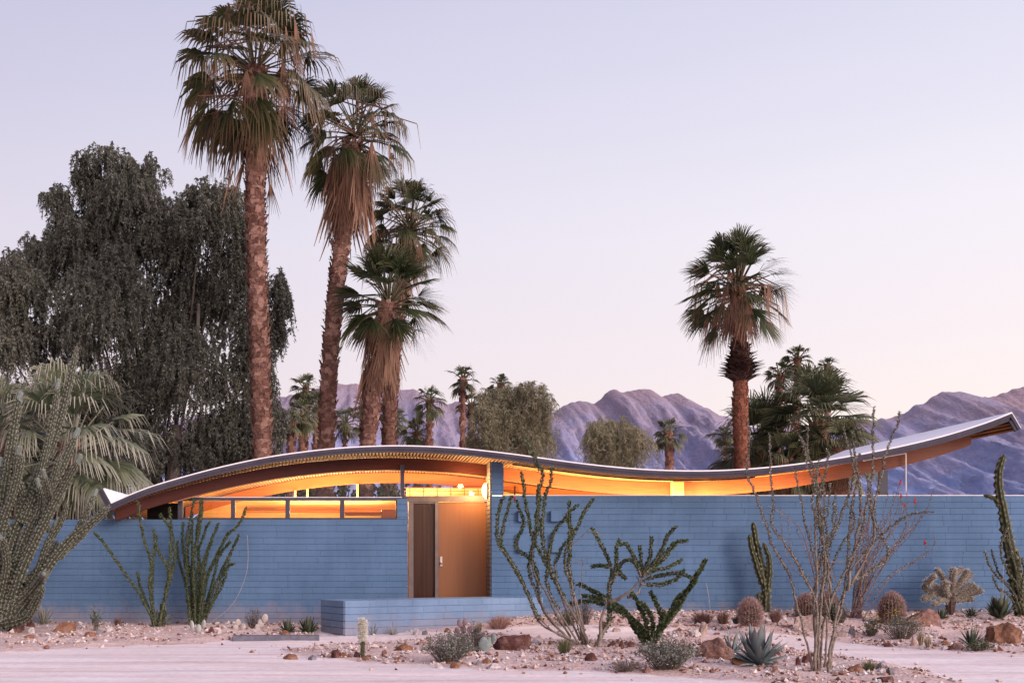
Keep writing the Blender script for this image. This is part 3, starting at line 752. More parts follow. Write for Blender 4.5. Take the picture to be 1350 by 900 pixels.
for (lb, d, cx, cy, cr, tx, tw, sd, dd_) in SP:
    small_palm(lb, d, cx, cy, cr, tx, tw, sd, dead=dd_, leaf='frond' if cx > 1000 or cx in (610,660,646,622) else 'frond_mid')

def bushy_palm(label, d, cx, cy, cr, seed, n, leaf, tips, el=(88,-40), d2=.3, nseg=30, pet=.45, name='bushy_palm', dead=20, spread=3.3):
    yg = HZ + (EYE + .05) * F / d; base = at(cx, yg, d); root = empty(name, base, label, 'palm tree', 'low bushy palms'); sc = d / F
    b = at(cx, cy, d) - base; m_ = MB(); ax = [V((0,0,0)).lerp(b, k/8) for k in range(9)]; m_.tube(ax, [.27]*9, 10, a=.4); boots(m_, ax, lambda t: .27, 24, 9, seed, .14, .08, .1, 1); m_.build('trunk', M['bark'], root)
    lv = MB(); crown(lv, b, cr*sc, n, seed, el, pet, nseg, spread, .08, d2, pw=.018, tips=tips, spr=1); lv.build('crown', M[leaf], root, attr=True)
    if dead:
        dm_ = MB(); skirt(dm_, b + V((0,0,-.3)), b + V((0,0,-1.5)), cr*sc*.35, dead, seed, cr*sc*.5, nseg=9, flare=.5); dm_.build('dead_fronds', M['dead'], root, attr=True)
bushy_palm('wide dark green bushy palm behind the upswept end of the roof', 36.0, 1078, 556, 92, 41, 64, 'frond_mid', (0,0,.15,.75), d2=.2)
bushy_palm('bushy palm seen on both sides of the lone palm trunk', 37.5, 1000, 580, 78, 42, 46, 'frond_mid', (0,0,.15,.7), d2=.2)
bushy_palm('low bushy palm with pale hanging fronds close behind the roof', 34.5, 1105, 592, 58, 43, 36, 'frond_mid', (0,.1,.4,.9))
bushy_palm('low green bushy palm showing just above the roof beside the lone palm trunk', 35.0, 1035, 606, 56, 44, 34, 'frond_mid', (0,.05,.3,.8))
bushy_palm('large grey green fan palm with pale drooping leaf tips at the left edge', 26.6, 90, 582, 130, 45, 64, 'frond_grey', (0,.02,.28,.95), el=(88,-46), d2=.36, nseg=30, pet=.52, name='pale_fan_palm', dead=14)
bushy_palm('grey green fan palm partly outside the left edge of the photo', 27.4, 8, 565, 90, 46, 40, 'frond_grey', (0,.02,.28,.95), el=(86,-45), d2=.36, nseg=28, pet=.52, name='pale_fan_palm', dead=8)

# ------------------------------------------------------------------ broad trees of hanging foliage
M['gum'] = leafy('gum_leaf', big=.35, stops=[(0, (.07,.070,.052)), (.5, (.125,.128,.096)), (.85,(.195,.20,.16)), (1, (.28,.285,.24))], tip=None, trans=.2, rough=.6, spec=.25)
M['gum_bark'] = varied('gum_bark', (.075,.062,.054), (.15,.125,.105), 3, .9, 12, .4)
M['hedge'] = leafy('hedge_leaf', [(0, (.02,.03,.012)), (.6, (.045,.055,.025)), (1, (.09,.09,.045))], None, .2, .6, .25)
M['willow'] = leafy('fine_leaf', [(0, (.14,.13,.078)), (.6, (.29,.265,.165)), (1, (.44,.40,.27))], None, .25, .6, .25)
import numpy as np
def unit(a): return a / np.maximum(1e-9, np.linalg.norm(a, axis=-1, keepdims=True))
def strands(c, rx, ry, rz, n, seed, L_=(.6,1.5), leaf=(.17,.03), per=16, out=.35, clumps=0, stray=.35):
    """hanging twigs of narrow leaves filling one lobe (clumped into billows); returns leaf quads (m, 4, 3)"""
    g = np.random.default_rng(seed)
    q = unit(g.normal(size=(n, 3))) * (g.random((n, 1)) ** .45)
    if clumps:
        cc = unit(g.normal(size=(clumps, 3))) * (.55 + .4 * g.random((clumps, 1))); cc[:, 2] = np.abs(cc[:, 2]) * .9 + cc[:, 2] * .1 - .15 * g.random(clumps)
        k = g.integers(0, clumps, n); q = np.where(g.random((n, 1)) < stray, q, cc[k] + q * np.array([.36, .36, .30]))
    p = np.asarray(c) + q * np.array([rx, ry, rz]); ln = g.uniform(L_[0], L_[1], (n, 1, 1))
    o = np.concatenate([q[:, :2], np.zeros((n, 1))], 1) * out; o2 = np.concatenate([g.normal(0, .12, (n, 2)), np.zeros((n, 1))], 1)
    t = ((np.arange(per)[None, :] + g.random((n, per))) / per)[..., None]
    s_ = p[:, None] + o[:, None] * ln * t * (1 - .5 * t) + o2[:, None] * ln * t; s_[..., 2:] += ln * (.25 * t - t * t)
    d_ = np.stack([g.normal(0, .6, (n, per)), g.normal(0, .6, (n, per)), -1 + g.normal(0, .5, (n, per))], -1); d_ = unit(d_)
    l = leaf[0] * g.uniform(.6, 1.4, (n, per, 1)); sd = unit(np.cross(d_, g.normal(size=(n, per, 3)) * np.array([1, 1, .4]))) * leaf[1]
    return np.stack([s_, s_ + d_ * l * .45 + sd, s_ + d_ * l, s_ + d_ * l * .45 - sd], 2).reshape(-1, 4, 3)
def build_quads(name, Q, mat, parent):
    v = Q.reshape(-1, 3); n = len(Q); me = bpy.data.meshes.new(name); me.vertices.add(len(v)); me.vertices.foreach_set('co', v.astype(np.float32).ravel())
    me.loops.add(4 * n); me.loops.foreach_set('vertex_index', np.arange(4 * n, dtype=np.int32)); me.polygons.add(n); me.polygons.foreach_set('loop_start', np.arange(0, 4 * n, 4, dtype=np.int32)); me.polygons.foreach_set('loop_total', np.full(n, 4, dtype=np.int32))
    me.materials.append(mat); me.update(calc_edges=True); o = bpy.data.objects.new(name, me); col.objects.link(o); o.parent = parent; return o
def hanging_tree(name, label, cat, d, lobes, bx, mat, trunks, seed, dens=1.0, group=None, clumps=0, br_r=.06, **kw):
    yg = HZ + (EYE + .05) * F / d; base = at(bx, yg, d); root = empty(name, base, label, cat, group); sc = d / F
    Q = []; br = MB(); r = random.Random(seed)
    for j, (cx, cy, rx, ry) in enumerate(lobes):
        c = at(cx, cy, d) - base; c.y += r.uniform(-1, 1) * min(rx, ry) * sc * 1.2
        Q.append(strands(tuple(c), rx*sc, rx*sc*.9, ry*sc, int(dens * (rx*ry*sc*sc) * 75 + 25), seed*50 + j, clumps=int(clumps * (1 + rx*ry*sc*sc)) if clumps else 0, **kw))
        b0 = V((r.uniform(-.5,.5), .8, max(.5, c.z * .25)))
        mid = b0.lerp(c, .55) + V((0, .3, -.05 * c.z)); br.tube(crom([b0, mid, c, c + V((0,0,ry*sc*.5))], 4), [lerp(br_r, .01, k/12) for k in range(13)], 6)
    for (xa, ya, xb, yb_, w_) in trunks:
        br.tube([at(xa,ya,d)-base, at((xa+xb)/2+3,(ya+yb_)/2,d)-base, at(xb,yb_,d)-base], [w_*sc, w_*sc*.8, w_*sc*.5], 8)
    build_quads('crown', np.concatenate(Q), mat, root); br.build('trunk', M['gum_bark'], root)
LOBES = [(104,318,28,36),(170,275,45,50),(228,335,40,60),(22,380,34,50),(8,430,36,70),(120,265,34,36),(150,250,52,48),(190,225,30,30),(110,235,18,22),(140,215,40,28),(72,258,20,24),(52,350,44,62),(25,400,42,62),(85,300,34,40),(128,335,50,70),(205,310,50,72),(265,300,40,62),(283,262,34,30),
 (235,400,58,90),(140,440,55,90),(62,450,55,60),(300,380,32,95),(330,470,30,95),(250,510,60,90),(190,520,52,80),(368,385,16,36),(355,440,18,50),(320,560,40,50),(150,560,48,60),(225,590,70,34),(280,580,50,45),
 (105,540,50,60),(20,470,40,60),(345,520,22,60),(170,390,40,60),(300,300,24,50),(325,330,16,60),(260,600,60,40),(330,600,30,40),(30,560,50,60),(375,410,10,30),(60,600,60,50),(160,620,60,40),(215,450,40,70)]
hanging_tree('gum_tree', 'huge dark grey green tree with drooping foliage at the left', 'tree', 42.0, LOBES, 200, M['gum'],
    [(215,780,232,560,13),(252,500,262,400,4)], 3, dens=3.5, L_=(.28,.85), leaf=(.12,.020), per=34, clumps=9, out=.35, stray=.28)
hanging_tree('drooping_tree', 'olive green drooping tree behind the middle of the roof', 'tree', 40.0,
    [(690,555,38,34),(665,560,34,36),(640,550,20,24),(650,530,22,22),(705,535,24,26),(700,515,22,16),(675,520,24,18),(712,575,18,28),(680,585,40,24),(640,580,22,22)], 680, M['willow'],
    [(680,780,690,560,7),(690,600,705,515,2.5),(680,600,660,530,2.5)], 6, dens=2.0, L_=(.7,1.6), leaf=(.20,.010), per=40, out=.22, clumps=8, stray=.45)
hanging_tree('drooping_tree', 'rounded olive green drooping tree left of the round headed palm', 'tree', 44.0,
    [(810,580,34,28),(785,585,22,28),(835,585,18,26),(822,562,22,16),(795,560,20,14),(812,600,36,18)], 812, M['willow'],
    [(812,780,812,580,6)], 8, dens=2.0, L_=(.7,1.5), leaf=(.20,.010), per=40, out=.22, clumps=8, stray=.45)
hanging_tree('drooping_tree', 'small grey green tree just right of the tallest palm trunk', 'tree', 50.0,
    [(366,545,12,20),(366,572,12,18)], 366, M['gum'], [(366,780,366,560,4)], 9, dens=2.0, L_=(.4,.9), leaf=(.2,.03), out=.3)

hanging_tree('hedge', 'dark hedge seen through the glass under the arch of the roof', 'hedge', 37.0, [(x, 662 + 6*((x//25)%2), 26, 32) for x in range(285, 640, 25)], 460, M['hedge'], [], 12, dens=.8, L_=(.3,.7), leaf=(.12,.05))
# ------------------------------------------------------------------ mountains
t = NT('hazy_mountain_rock'); tc_ = t.n('ShaderNodeTexCoord'); sp_ = t.n('ShaderNodeSeparateXYZ'); t.l(tc_.outputs['Object'], sp_.inputs[0])
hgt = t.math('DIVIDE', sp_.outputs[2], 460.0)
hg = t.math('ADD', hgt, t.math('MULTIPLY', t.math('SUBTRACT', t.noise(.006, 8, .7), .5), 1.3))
c = t.ramp(hg, [(.15, (.44,.57,.90)), (.45, (.50,.51,.74)), (.72, (.50,.44,.56)), (1.0, (.50,.39,.44))])  # bluish distance haze painted into the rock colour, strongest low down
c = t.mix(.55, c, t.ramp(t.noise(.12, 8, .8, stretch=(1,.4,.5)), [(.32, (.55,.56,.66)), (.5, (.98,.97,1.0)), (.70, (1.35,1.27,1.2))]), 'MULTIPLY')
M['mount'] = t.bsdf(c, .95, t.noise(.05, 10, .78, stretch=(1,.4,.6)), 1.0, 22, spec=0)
def range_mesh(name, sky, dist, depth, x0, x1, seed, step=2.5, rows=110):
    sky = sorted(sky); vs = []; fs = []; cols = int((x1-x0)/step)+1
    def H(x):
        for i in range(len(sky)-1):
            if sky[i][0] <= x <= sky[i+1][0]: return lerp(sky[i][1], sky[i+1][1], (x-sky[i][0])/(sky[i+1][0]-sky[i][0]))
        return sky[0][1] if x < sky[0][0] else sky[-1][1]
    for j in range(rows+1):
        t = j/rows; d = dist - depth*(1-t) if t <= 1 else dist
        for i in range(cols):
            x = x0 + i*step; X = (x-PX)*dist/F; zt = (HZ - H(x))*dist/F
            n1 = NZ.fractal(V((X*.0035, t*2.2, seed)), 1.0, 2.1, 5); rg = 1 - abs(NZ.noise(V((X*.006 + .6*n1, t*1.3, seed+3))))*2
            rm = NZ.ridged_multi_fractal(V((X*.0075 + .30*n1, t*.85, seed+6)), .75, 2.25, 8, 1.0, 2.2) - 1.0
            E = t**.72 + math.sin(math.pi*t)**1.1 * (.05*rg + .10*n1 + .15*(rm-.85)) + .012*NZ.fractal(V((X*.03, t*30, seed)), 1, 2, 3)*(1-t)
            E = E if E < .82 else .82 + .18*(1 - math.exp(-(E-.82)/.18))/(1 - math.exp(-1))
            z = zt*(d/dist)*E + (10*NZ.fractal(V((X*.02, 0, seed+9)), 1, 2.1, 5))*t
            vs.append((X + 25*n1*(1-t), d - D0 + 60*n1*4*t*(1-t), z - 4*(1-t)))
    for j in range(rows):
        for i in range(cols-1):
            a = j*cols+i; fs.append((a, a+1, a+cols+1, a+cols))
    m_ = MB(); m_.add(vs, fs); o = m_.build(name, M['mount'], smoothed=True); o['kind'] = 'structure'; return o
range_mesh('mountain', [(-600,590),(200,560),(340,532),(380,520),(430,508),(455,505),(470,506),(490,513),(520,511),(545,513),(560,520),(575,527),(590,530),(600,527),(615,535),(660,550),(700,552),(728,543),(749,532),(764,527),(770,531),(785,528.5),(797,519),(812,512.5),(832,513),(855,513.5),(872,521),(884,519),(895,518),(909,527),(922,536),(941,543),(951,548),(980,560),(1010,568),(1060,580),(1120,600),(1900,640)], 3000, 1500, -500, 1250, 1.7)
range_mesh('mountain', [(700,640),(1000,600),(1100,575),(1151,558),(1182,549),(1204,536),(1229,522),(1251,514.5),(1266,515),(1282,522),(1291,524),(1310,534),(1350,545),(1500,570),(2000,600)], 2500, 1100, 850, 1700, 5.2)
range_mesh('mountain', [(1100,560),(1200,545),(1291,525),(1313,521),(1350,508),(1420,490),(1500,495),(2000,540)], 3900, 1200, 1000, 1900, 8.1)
# ================================================================== the desert garden
M['oco_leaf'] = leafy('ocotillo_leaf', [(0, (.032,.055,.022)), (.55, (.07,.105,.042)), (1, (.17,.21,.11))], None, .2, .55, .3)
M['oco_grey'] = leafy('ocotillo_dry_leaf', [(0, (.03,.035,.022)), (.5, (.10,.11,.075)), (.8,(.26,.25,.20)), (1, (.50,.47,.42))], None, .15, .7, .2)
M['oco_stem'] = varied('ocotillo_stem', (.11,.085,.07), (.30,.25,.21), 14, .85, 40, .5)
M['oco_green'] = varied('ocotillo_green_stem', (.05,.06,.035), (.15,.14,.09), 14, .85, 40, .5)
M['oco_pink'] = varied('ocotillo_pink_stem', (.16,.10,.10), (.30,.21,.20), 14, .85)
M['flower'] = leafy('red_flower', [(0, (.55,.03,.03)), (1, (.75,.10,.09))], None, .3)
def wand(root, pts, r0, r1, seed, leaf=None, stem='oco_stem', per_m=150, lsz=.026, bare=.0, flower=False, tipbare=.0, spread=1.0):
    """one cane: a child `stem`, with its leaves (and flower) as sub-parts; pts relative to the root"""
    r = random.Random(seed); p = crom([tuple(q) for q in pts], 5); n = len(p)
    for i in range(1, n): p[i] = p[i] + V((r.gauss(0,.006), r.gauss(0,.006), r.gauss(0,.004)))
    m_ = MB(); m_.tube(p, [lerp(r0, r1, (i/(n-1))**.6) for i in range(n)], 7)
    so_ = m_.build('stem', M[stem], root, smoothed=True)
    if leaf:
        lm = MB(); tot = 0
        for i in range(n-1):
            t = i/(n-1)
            seg = p[i+1]-p[i]; L_ = seg.length; k = L_*per_m*(.35 + .65*smooth(bare, bare+.2, t))
            if t < bare - .05: k *= .05
            k = int(k) + (1 if r.random() < k % 1 else 0); d = seg.normalized()
            for _ in range(k):
                q = p[i] + seg*r.random(); a = r.random()*6.283; u = perp(d); w_ = d.cross(u)
                o = (u*math.cos(a) + w_*math.sin(a)); dirn = (o + d*r.uniform(.1,1.1) + V((0,0,.2))).normalized(); l = lsz*r.uniform(.55,1.35)*spread
                rr = lerp(r0, r1, t**.7)*.8; b = q + o*rr; sd = dirn.cross(V((r.gauss(0,1), r.gauss(0,1), r.gauss(0,1)))).normalized()*l*.34
                lm.add([b, b+dirn*l*.5+sd, b+dirn*l, b+dirn*l*.5-sd], [(0,1,2,3)])
        if lm.v: lm.build('leaves', M[leaf], so_)
    if flower:
        fm = MB(); q0 = p[-1]; d = (p[-1]-p[-3]).normalized()
        for k in range(46):
            t = r.random(); q = q0 + d*(t*.11-.02); o = V((r.gauss(0,1), r.gauss(0,1), r.gauss(.3,.6))).normalized(); l = .026*(1.2-t*.7)
            sd = o.cross(V((r.gauss(0,1),1,r.gauss(0,1)))).normalized()*.007; fm.add([q-sd, q+sd, q+o*l+sd*.8, q+o*l-sd*.8], [(0,1,2,3)])
        fm.build('flower', M['flower'], so_)
    return so_
def zm(ox, oy, s, pts): return [(ox + x/s, oy + y/s) for x, y in pts]
def ocotillo(name, label, bx, by, canes, seed, cat='ocotillo', group='ocotillos', thick=.03, tip=.012, dep=.25, flowers=(), **kw):
    base = G(bx, by); d = base.y + D0; root = empty(name, base, label, cat, group); r = random.Random(seed)
    for j, c in enumerate(canes):
        c = list(c); k = kw.copy()
        th = thick
        if isinstance(c[-1], dict): k.update(c[-1]); th = k.pop('thick', thick); c = c[:-1]
        y0 = r.uniform(-dep, dep) ; off = k.pop('off', None); dm = r.uniform(-dep, dep)*2.2
        P = []
        for i, (x, y) in enumerate(c):
            t = i/max(1, len(c)-1); q = at(x, y, d) - base
            if i == 0 and y > by - 6: q.z = min(q.z, -.02)
            q.y += (y0*.25 + dm*t) if off is None else off(t)
            P.append(q)
        wand(root, P, th*r.uniform(.8,1.1), tip, seed*100+j, flower=(j in flowers), **k)
    return root

# leafy ocotillo at the left, dense
A = [[(250,822),(246,760),(240,720),(239,688)],[(252,822),(247,750),(250,700),(260,660)],[(255,822),(252,750),(262,700),(267,658)],[(258,822),(258,740),(266,700),(271,661)],[(260,822),(262,740),(272,705),(281,688)],
     [(262,822),(268,750),(282,710),(292,690)],[(263,822),(272,760),(295,710),(313,690),(323,667)],[(264,822),(275,760),(298,725),(308,714)],[(266,822),(285,770),(306,730),(319,705)],[(268,822),(288,775),(301,748),(313,743)],
     [(256,822),(244,770),(232,735),(229,712)],[(258,822),(256,760),(254,710),(256,684)],[(262,822),(270,770),(276,735),(286,712)],[(264,822),(281,760),(290,720),(299,702)],[(254,822),(250,770),(243,730),(248,694)],[(260,822),(263,755),(258,705),(263,672)],[(265,822),(283,790),(296,765),(303,738)]]
ocotillo('ocotillo', 'dense dark green ocotillo fanning up against the left wall below the windows', 258, 824, A, 21, leaf='oco_leaf', stem='oco_green', per_m=480, lsz=.034, thick=.017, tip=.009, dep=.3)
B = [[(205,824),(190,792),(162,748),(141,716),(130,701)],[(206,824),(198,780),(200,737),(192,709),(186,661)],[(208,824),(220,776),(224,752),(208,722),(205,698)],[(204,824),(199,797),(197,747),(200,705)],[(209,824),(215,790),(226,740),(221,700),(204,676)],[(204,824),(190,792),(181,770),(177,754)],[(209,824),(217,785),(222,745),(224,700),(222,668)]]
ocotillo('ocotillo', 'sparse ocotillo with a few wide spread green canes left of the dense one', 206, 826, B, 22, leaf='oco_leaf', stem='oco_green', per_m=420, lsz=.034, thick=.024, tip=.011, dep=.3)
Zl = lambda p: zm(640, 660, 3.75, p); Zu = lambda p: zm(640, 570, 3.9125, p)
C = [Zl([(520,715),(470,600),(400,480),(330,350),(290,260),(250,170),(235,80)]) + Zu([(228,340),(222,250),(215,190)]),
     Zl([(480,715),(360,655),(275,610),(240,540),(200,440),(140,330),(100,260),(75,200),(90,120)]) + Zu([(125,370),(138,325)]),
     Zl([(500,718),(360,660),(255,560),(140,330),(75,240),(48,190),(45,120)]) + Zu([(55,390),(75,345)]),
     Zl([(420,670),(350,560),(290,440),(240,370),(225,280),(235,160),(245,60)]) + Zu([(262,300),(285,230),(250,170),(215,90),(190,48)]),
     Zl([(510,715),(440,580),(370,470),(310,340),(270,230),(262,100)]) + Zu([(285,330),(305,280),(312,195)]),
     Zl([(500,715),(450,500),(400,350),(395,260),(430,180),(480,70)]) + Zu([(530,380),(560,340)]),
     Zl([(490,705),(440,520),(400,330),(398,240),(390,100)]) + Zu([(400,360)]),
     Zl([(470,690),(380,480),(350,330),(380,240),(440,160)]) + Zu([(430,430),(490,370)]),
     Zl([(400,670),(300,560),(250,450),(215,330),(240,200),(270,110)]) + Zu([(268,420),(275,330),(268,270)]),
     Zl([(420,690),(310,570),(270,480),(260,380),(235,300),(150,220),(190,120)]) + Zu([(180,400),(160,350)]),
     Zl([(470,700),(390,600),(300,440),(295,330),(310,180),(350,110),(375,85)]),
     Zl([(500,716),(480,560),(475,440),(487,310),(485,290),(400,318)]) + [dict(leaf=None, thick=.012, stem='oco_stem')],
     Zl([(485,712),(420,470),(410,250),(460,180),(500,150),(560,180)]) + [dict(leaf=None, thick=.014)]]
ocotillo('ocotillo', 'tall leafy ocotillo with bare grey lower canes just right of the door', 773, 850, C, 23, leaf='oco_leaf', per_m=470, lsz=.037, bare=.26, thick=.022, tip=.006, dep=.3, flowers=(9,))
D = [Zl([(545,718),(585,650),(620,590),(622,500),(632,400),(645,350),(620,270),(580,190),(552,130)]) + [dict(thick=.05)],
     Zl([(622,500),(660,480),(700,450),(745,400),(765,370)]) + [dict(thick=.045, leaf=None)], Zl([(700,475),(760,450),(775,410),(765,375)]) + [dict(thick=.035, leaf=None)],
     Zl([(636,400),(655,300),(660,240),(685,188)]), Zl([(650,340),(690,370),(720,385)]), Zl([(765,370),(740,300),(700,220),(650,215)]), Zl([(765,375),(770,300),(760,220)]), Zl([(768,375),(795,290),(790,180)]), Zl([(775,370),(850,270),(880,180),(912,128)]),
     Zl([(775,370),(870,280),(940,205),(1000,200)]), Zl([(775,378),(850,345),(940,325),(1012,290)]), Zl([(770,395),(850,370),(930,355),(990,380)]), Zl([(770,410),(870,415),(960,390),(1012,345)]), Zl([(622,330),(590,318),(556,325)]), Zl([(780,372),(880,300),(950,230),(985,205)]),
     Zl([(640,380),(660,310),(700,290),(730,330)]), Zl([(560,700),(575,600),(605,500),(590,480)]) + [dict(thick=.04, leaf=None)]]
ocotillo('ocotillo', 'tree like ocotillo with a forked grey trunk and spreading leafy arms', 786, 852, D, 24, leaf='oco_leaf', per_m=560, lsz=.037, bare=.06, thick=.019, tip=.007, dep=.25)
E_ = [Zl([(800,710),(780,640),(740,590),(680,530),(600,470),(490,412)]), Zl([(800,710),(770,620),(700,565),(620,520),(540,500),(430,516)]), Zl([(800,710),(750,640),(700,540),(600,490),(510,470)]), Zl([(815,710),(850,640),(862,580),(830,490),(806,448)]),
      Zl([(820,710),(860,640),(900,580),(960,480),(1030,420),(1106,290)]), Zl([(825,710),(880,640),(955,560),(1010,488)]), Zl([(820,710),(860,640),(880,580),(935,490)]), Zl([(940,510),(985,430),(1003,350)]), Zl([(805,710),(790,650),(760,570),(690,450)]), Zl([(800,710),(740,610),(660,540),(590,510)]),
      Zl([(812,710),(810,640),(790,560),(730,500)]), Zl([(818,710),(840,650),(845,600),(840,540)])]
ocotillo('ocotillo', 'low bright green ocotillo with thick leafy arms behind the grey bush', 853, 851, E_, 25, leaf='oco_leaf', stem='oco_green', per_m=640, lsz=.044, thick=.022, tip=.010, dep=.3)
Fl = lambda p: zm(940, 660, 3.293, p); Fu = lambda p: zm(940, 500, 3.215, p)
Fc = [Fl([(440,735),(410,620),(365,470),(320,320),(250,200),(200,80)]) + Fu([(160,500),(135,450),(112,400),(120,250),(105,190)]),
      Fl([(445,740),(440,560),(430,440),(370,330),(300,220),(215,110)]) + Fu([(205,540),(185,400),(172,250)]),
      Fl([(460,740),(455,580),(460,400),(465,260),(450,200),(420,60)]) + Fu([(402,470),(345,380),(335,260),(328,225)]),
      Fl([(500,740),(515,640),(550,470),(600,370),(700,300),(780,240),(740,130),(705,40)]) + Fu([(690,470),(672,390)]),
      Fl([(510,735),(540,560),(580,380),(590,200),(602,40)]) + Fu([(610,400),(590,290),(585,220)]),
      Fl([(465,735),(480,600),(540,400),(530,200),(510,40)]) + Fu([(505,430),(480,300),(462,220)]),
      Fl([(470,730),(490,500),(555,330),(620,180),(640,60)]) + Fu([(645,420),(640,260),(637,130)]),
      Fl([(450,690),(450,420),(490,260),(560,130),(610,20)]) + Fu([(640,420),(655,330),(690,300)]),
      Fl([(480,720),(500,480),(470,300),(520,170),(515,60)]) + Fu([(500,420),(440,300),(420,220)]),
      Fl([(600,370),(660,260),(700,150),(690,40)]) + Fu([(700,420),(720,300),(757,200),(760,148)]),
      Fl([(440,500),(430,300),(410,120),(400,30)]) + Fu([(398,460),(410,380),(395,320)]),
      Fl([(590,390),(610,250),(640,100),(650,20)]) + Fu([(625,400),(600,330),(560,180)]),
      Fl([(470,260),(540,265),(600,255)]) + [dict(leaf=None, thick=.011)], Fl([(600,240),(640,265),(665,240)]) + [dict(leaf=None, thick=.011)],
      Fl([(460,380),(395,150),(330,80),(230,20)]) + [dict(leaf=None, thick=.010, stem='oco_pink')],
      Fl([(600,300),(700,150),(780,70),(855,55)]) + [dict(thick=.013)],
      Fl([(520,430),(500,250),(470,90),(455,10)]) + Fu([(470,400),(490,330)])]
r_ = random.Random(45)
for k in range(7):
    tx = r_.uniform(1050, 1185); ty = r_.uniform(588, 690); sx_ = r_.choice((1076, 1085, 1092)); mx = lerp(sx_, tx, .5) + r_.uniform(-10, 10); my = lerp(800, ty, .5)
    Fc.append([(sx_, 806 + r_.uniform(-20, 10)), (mx, my), (tx + r_.uniform(-8, 8), lerp(my, ty, .6)), (tx, ty), dict(thick=.009)])
ocotillo('ocotillo', 'tall bare grey ocotillo standing alone in the right foreground with thin upright canes', 1084, 885, Fc, 26, leaf='oco_grey', per_m=520, lsz=.019, bare=.16, thick=.021, tip=.004, dep=.30)
r_ = random.Random(31); Gc = []
for k in range(32):
    tx = r_.uniform(1136, 1214); ty = lerp(640, 700, r_.random()) + max(0, (tx-1190)*.8); Gc.append([(1126 + r_.uniform(-10,10), 812), (lerp(1126, tx, .45) + r_.uniform(-6,6), lerp(812, ty, .5)), (tx + r_.uniform(-6,3), lerp(812, ty, .8)), (tx, ty)])
for k in range(5): Gc.append([(1120, 812), (1105 - 4*k, 780), (1090 - 10*k + r_.uniform(-5,5), 740), (1080 - 9*k, 700 - 8*k)])
ocotillo('ocotillo', 'pinkish twiggy ocotillo with red flower tips close to the right wall', 1126, 814, Gc, 27, leaf='oco_grey', stem='oco_pink', per_m=90, lsz=.022, thick=.010, tip=.004, dep=.4, flowers=(0,3,5,8,10,13,17,20))
# spiny canes at the right edge
Hl = lambda p: zm(1230, 580, 3.6, p)
Hc = [Hl([(420,820),(360,720),(300,670),(230,610),(185,525)]), Hl([(415,820),(380,690),(320,620),(275,510),(300,400)]), Hl([(420,820),(350,740),(280,700),(240,640)]), Hl([(425,820),(390,650),(340,540),(300,450)]), Hl([(430,820),(400,700),(410,580),(425,530)]), Hl([(440,820),(440,680),(400,560)]), Hl([(420,820),(400,740),(340,620),(330,520)])]
ocotillo('ocotillo', 'brownish spiny ocotillo around the tall ribbed cactus at the right edge', 1347, 812, Hc, 28, leaf='oco_grey', stem='oco_green', per_m=240, lsz=.028, thick=.022, tip=.012, dep=.25)

# ------------------------------------------------------------------ cane cactus, ribbed columns, chollas
def knobby(name, c_in, c_out, tip=None, isl=.35):
    t = NT(name); c = t.mix(t.ramp(t.attr(), [(.35, (0,0,0)), (.8, (1,1,1))]), c_in, c_out)
    c = t.mix(isl, c, t.ramp(t.noise(18, 5, .7), [(.3, (.35,.33,.28)), (.7, (1.0,1.0,1.0))]), 'MULTIPLY')
    return t.bsdf(c, .8, t.noise(45, 4), .5, .01, spec=.2)
M['cane'] = knobby('cane_cactus', (.055,.062,.042), (.29,.295,.235))
M['cane_tip'] = knobby('cane_cactus_tip', (.15,.18,.16), (.31,.34,.30))
M['rib_cactus'] = knobby('ribbed_cactus', (.05,.058,.03), (.25,.235,.145))
def knob_arm(mb, pts, r0, r1, seed, ribs=8, amp=.22, kn=.05, knamp=.16, n=None):
    """a cactus arm whose ribs are broken into rows of tubercles"""
    r = random.Random(seed); p = crom([tuple(q) for q in pts], 8); L_ = sum((p[i+1]-p[i]).length for i in range(len(p)-1))
    m_ = max(6, int(L_/(kn*.42))); q = []; acc = [0]
    for i in range(len(p)-1): acc.append(acc[-1] + (p[i+1]-p[i]).length)
    k = 0
    for j in range(m_+1):
        s_ = L_*j/m_
        while k < len(p)-2 and acc[k+1] < s_: k += 1
        q.append(p[k].lerp(p[k+1], (s_-acc[k])/max(1e-6, acc[k+1]-acc[k])) + V((r.gauss(0,.004),r.gauss(0,.004),0)))
    nn = n or ribs*4; u = None; vs = []; at_ = []
    for j, c in enumerate(q):
        tdir = (q[min(j+1,m_)] - q[max(j-1,0)]).normalized(); u = perp(tdir) if u is None else (u - tdir*u.dot(tdir)).normalized(); w_ = tdir.cross(u); t = j/m_
        rb = lerp(r0, r1, t); rb *= (1 if t < .94 else math.sqrt(max(.05, 1-((t-.94)/.06)**2)))
        for a_ in range(nn):
            a = 2*math.pi*a_/nn; rib = .5+.5*math.cos(a*ribs); row = int(a*ribs/(2*math.pi)+.5)
            ph = .5+.5*math.sin(2*math.pi*(L_*t/kn + .55*NZ.noise(V((row*3.7, L_*t/kn*.45, seed*1.3)))) + row*2.6)
            h = rib*(.18+.82*ph**.8); rr = rb*(1 - amp + amp*h + knamp*(h-.4)) * r.uniform(.95,1.05)
            vs.append(c + u*(rr*math.cos(a)) + w_*(rr*math.sin(a))); at_.append(h)
    fs = [(j*nn+a_, j*nn+(a_+1)%nn, (j+1)*nn+(a_+1)%nn, (j+1)*nn+a_) for j in range(m_) for a_ in range(nn)]
    fs.append(tuple(range(m_*nn, (m_+1)*nn))); mb.add(vs, fs, at_)
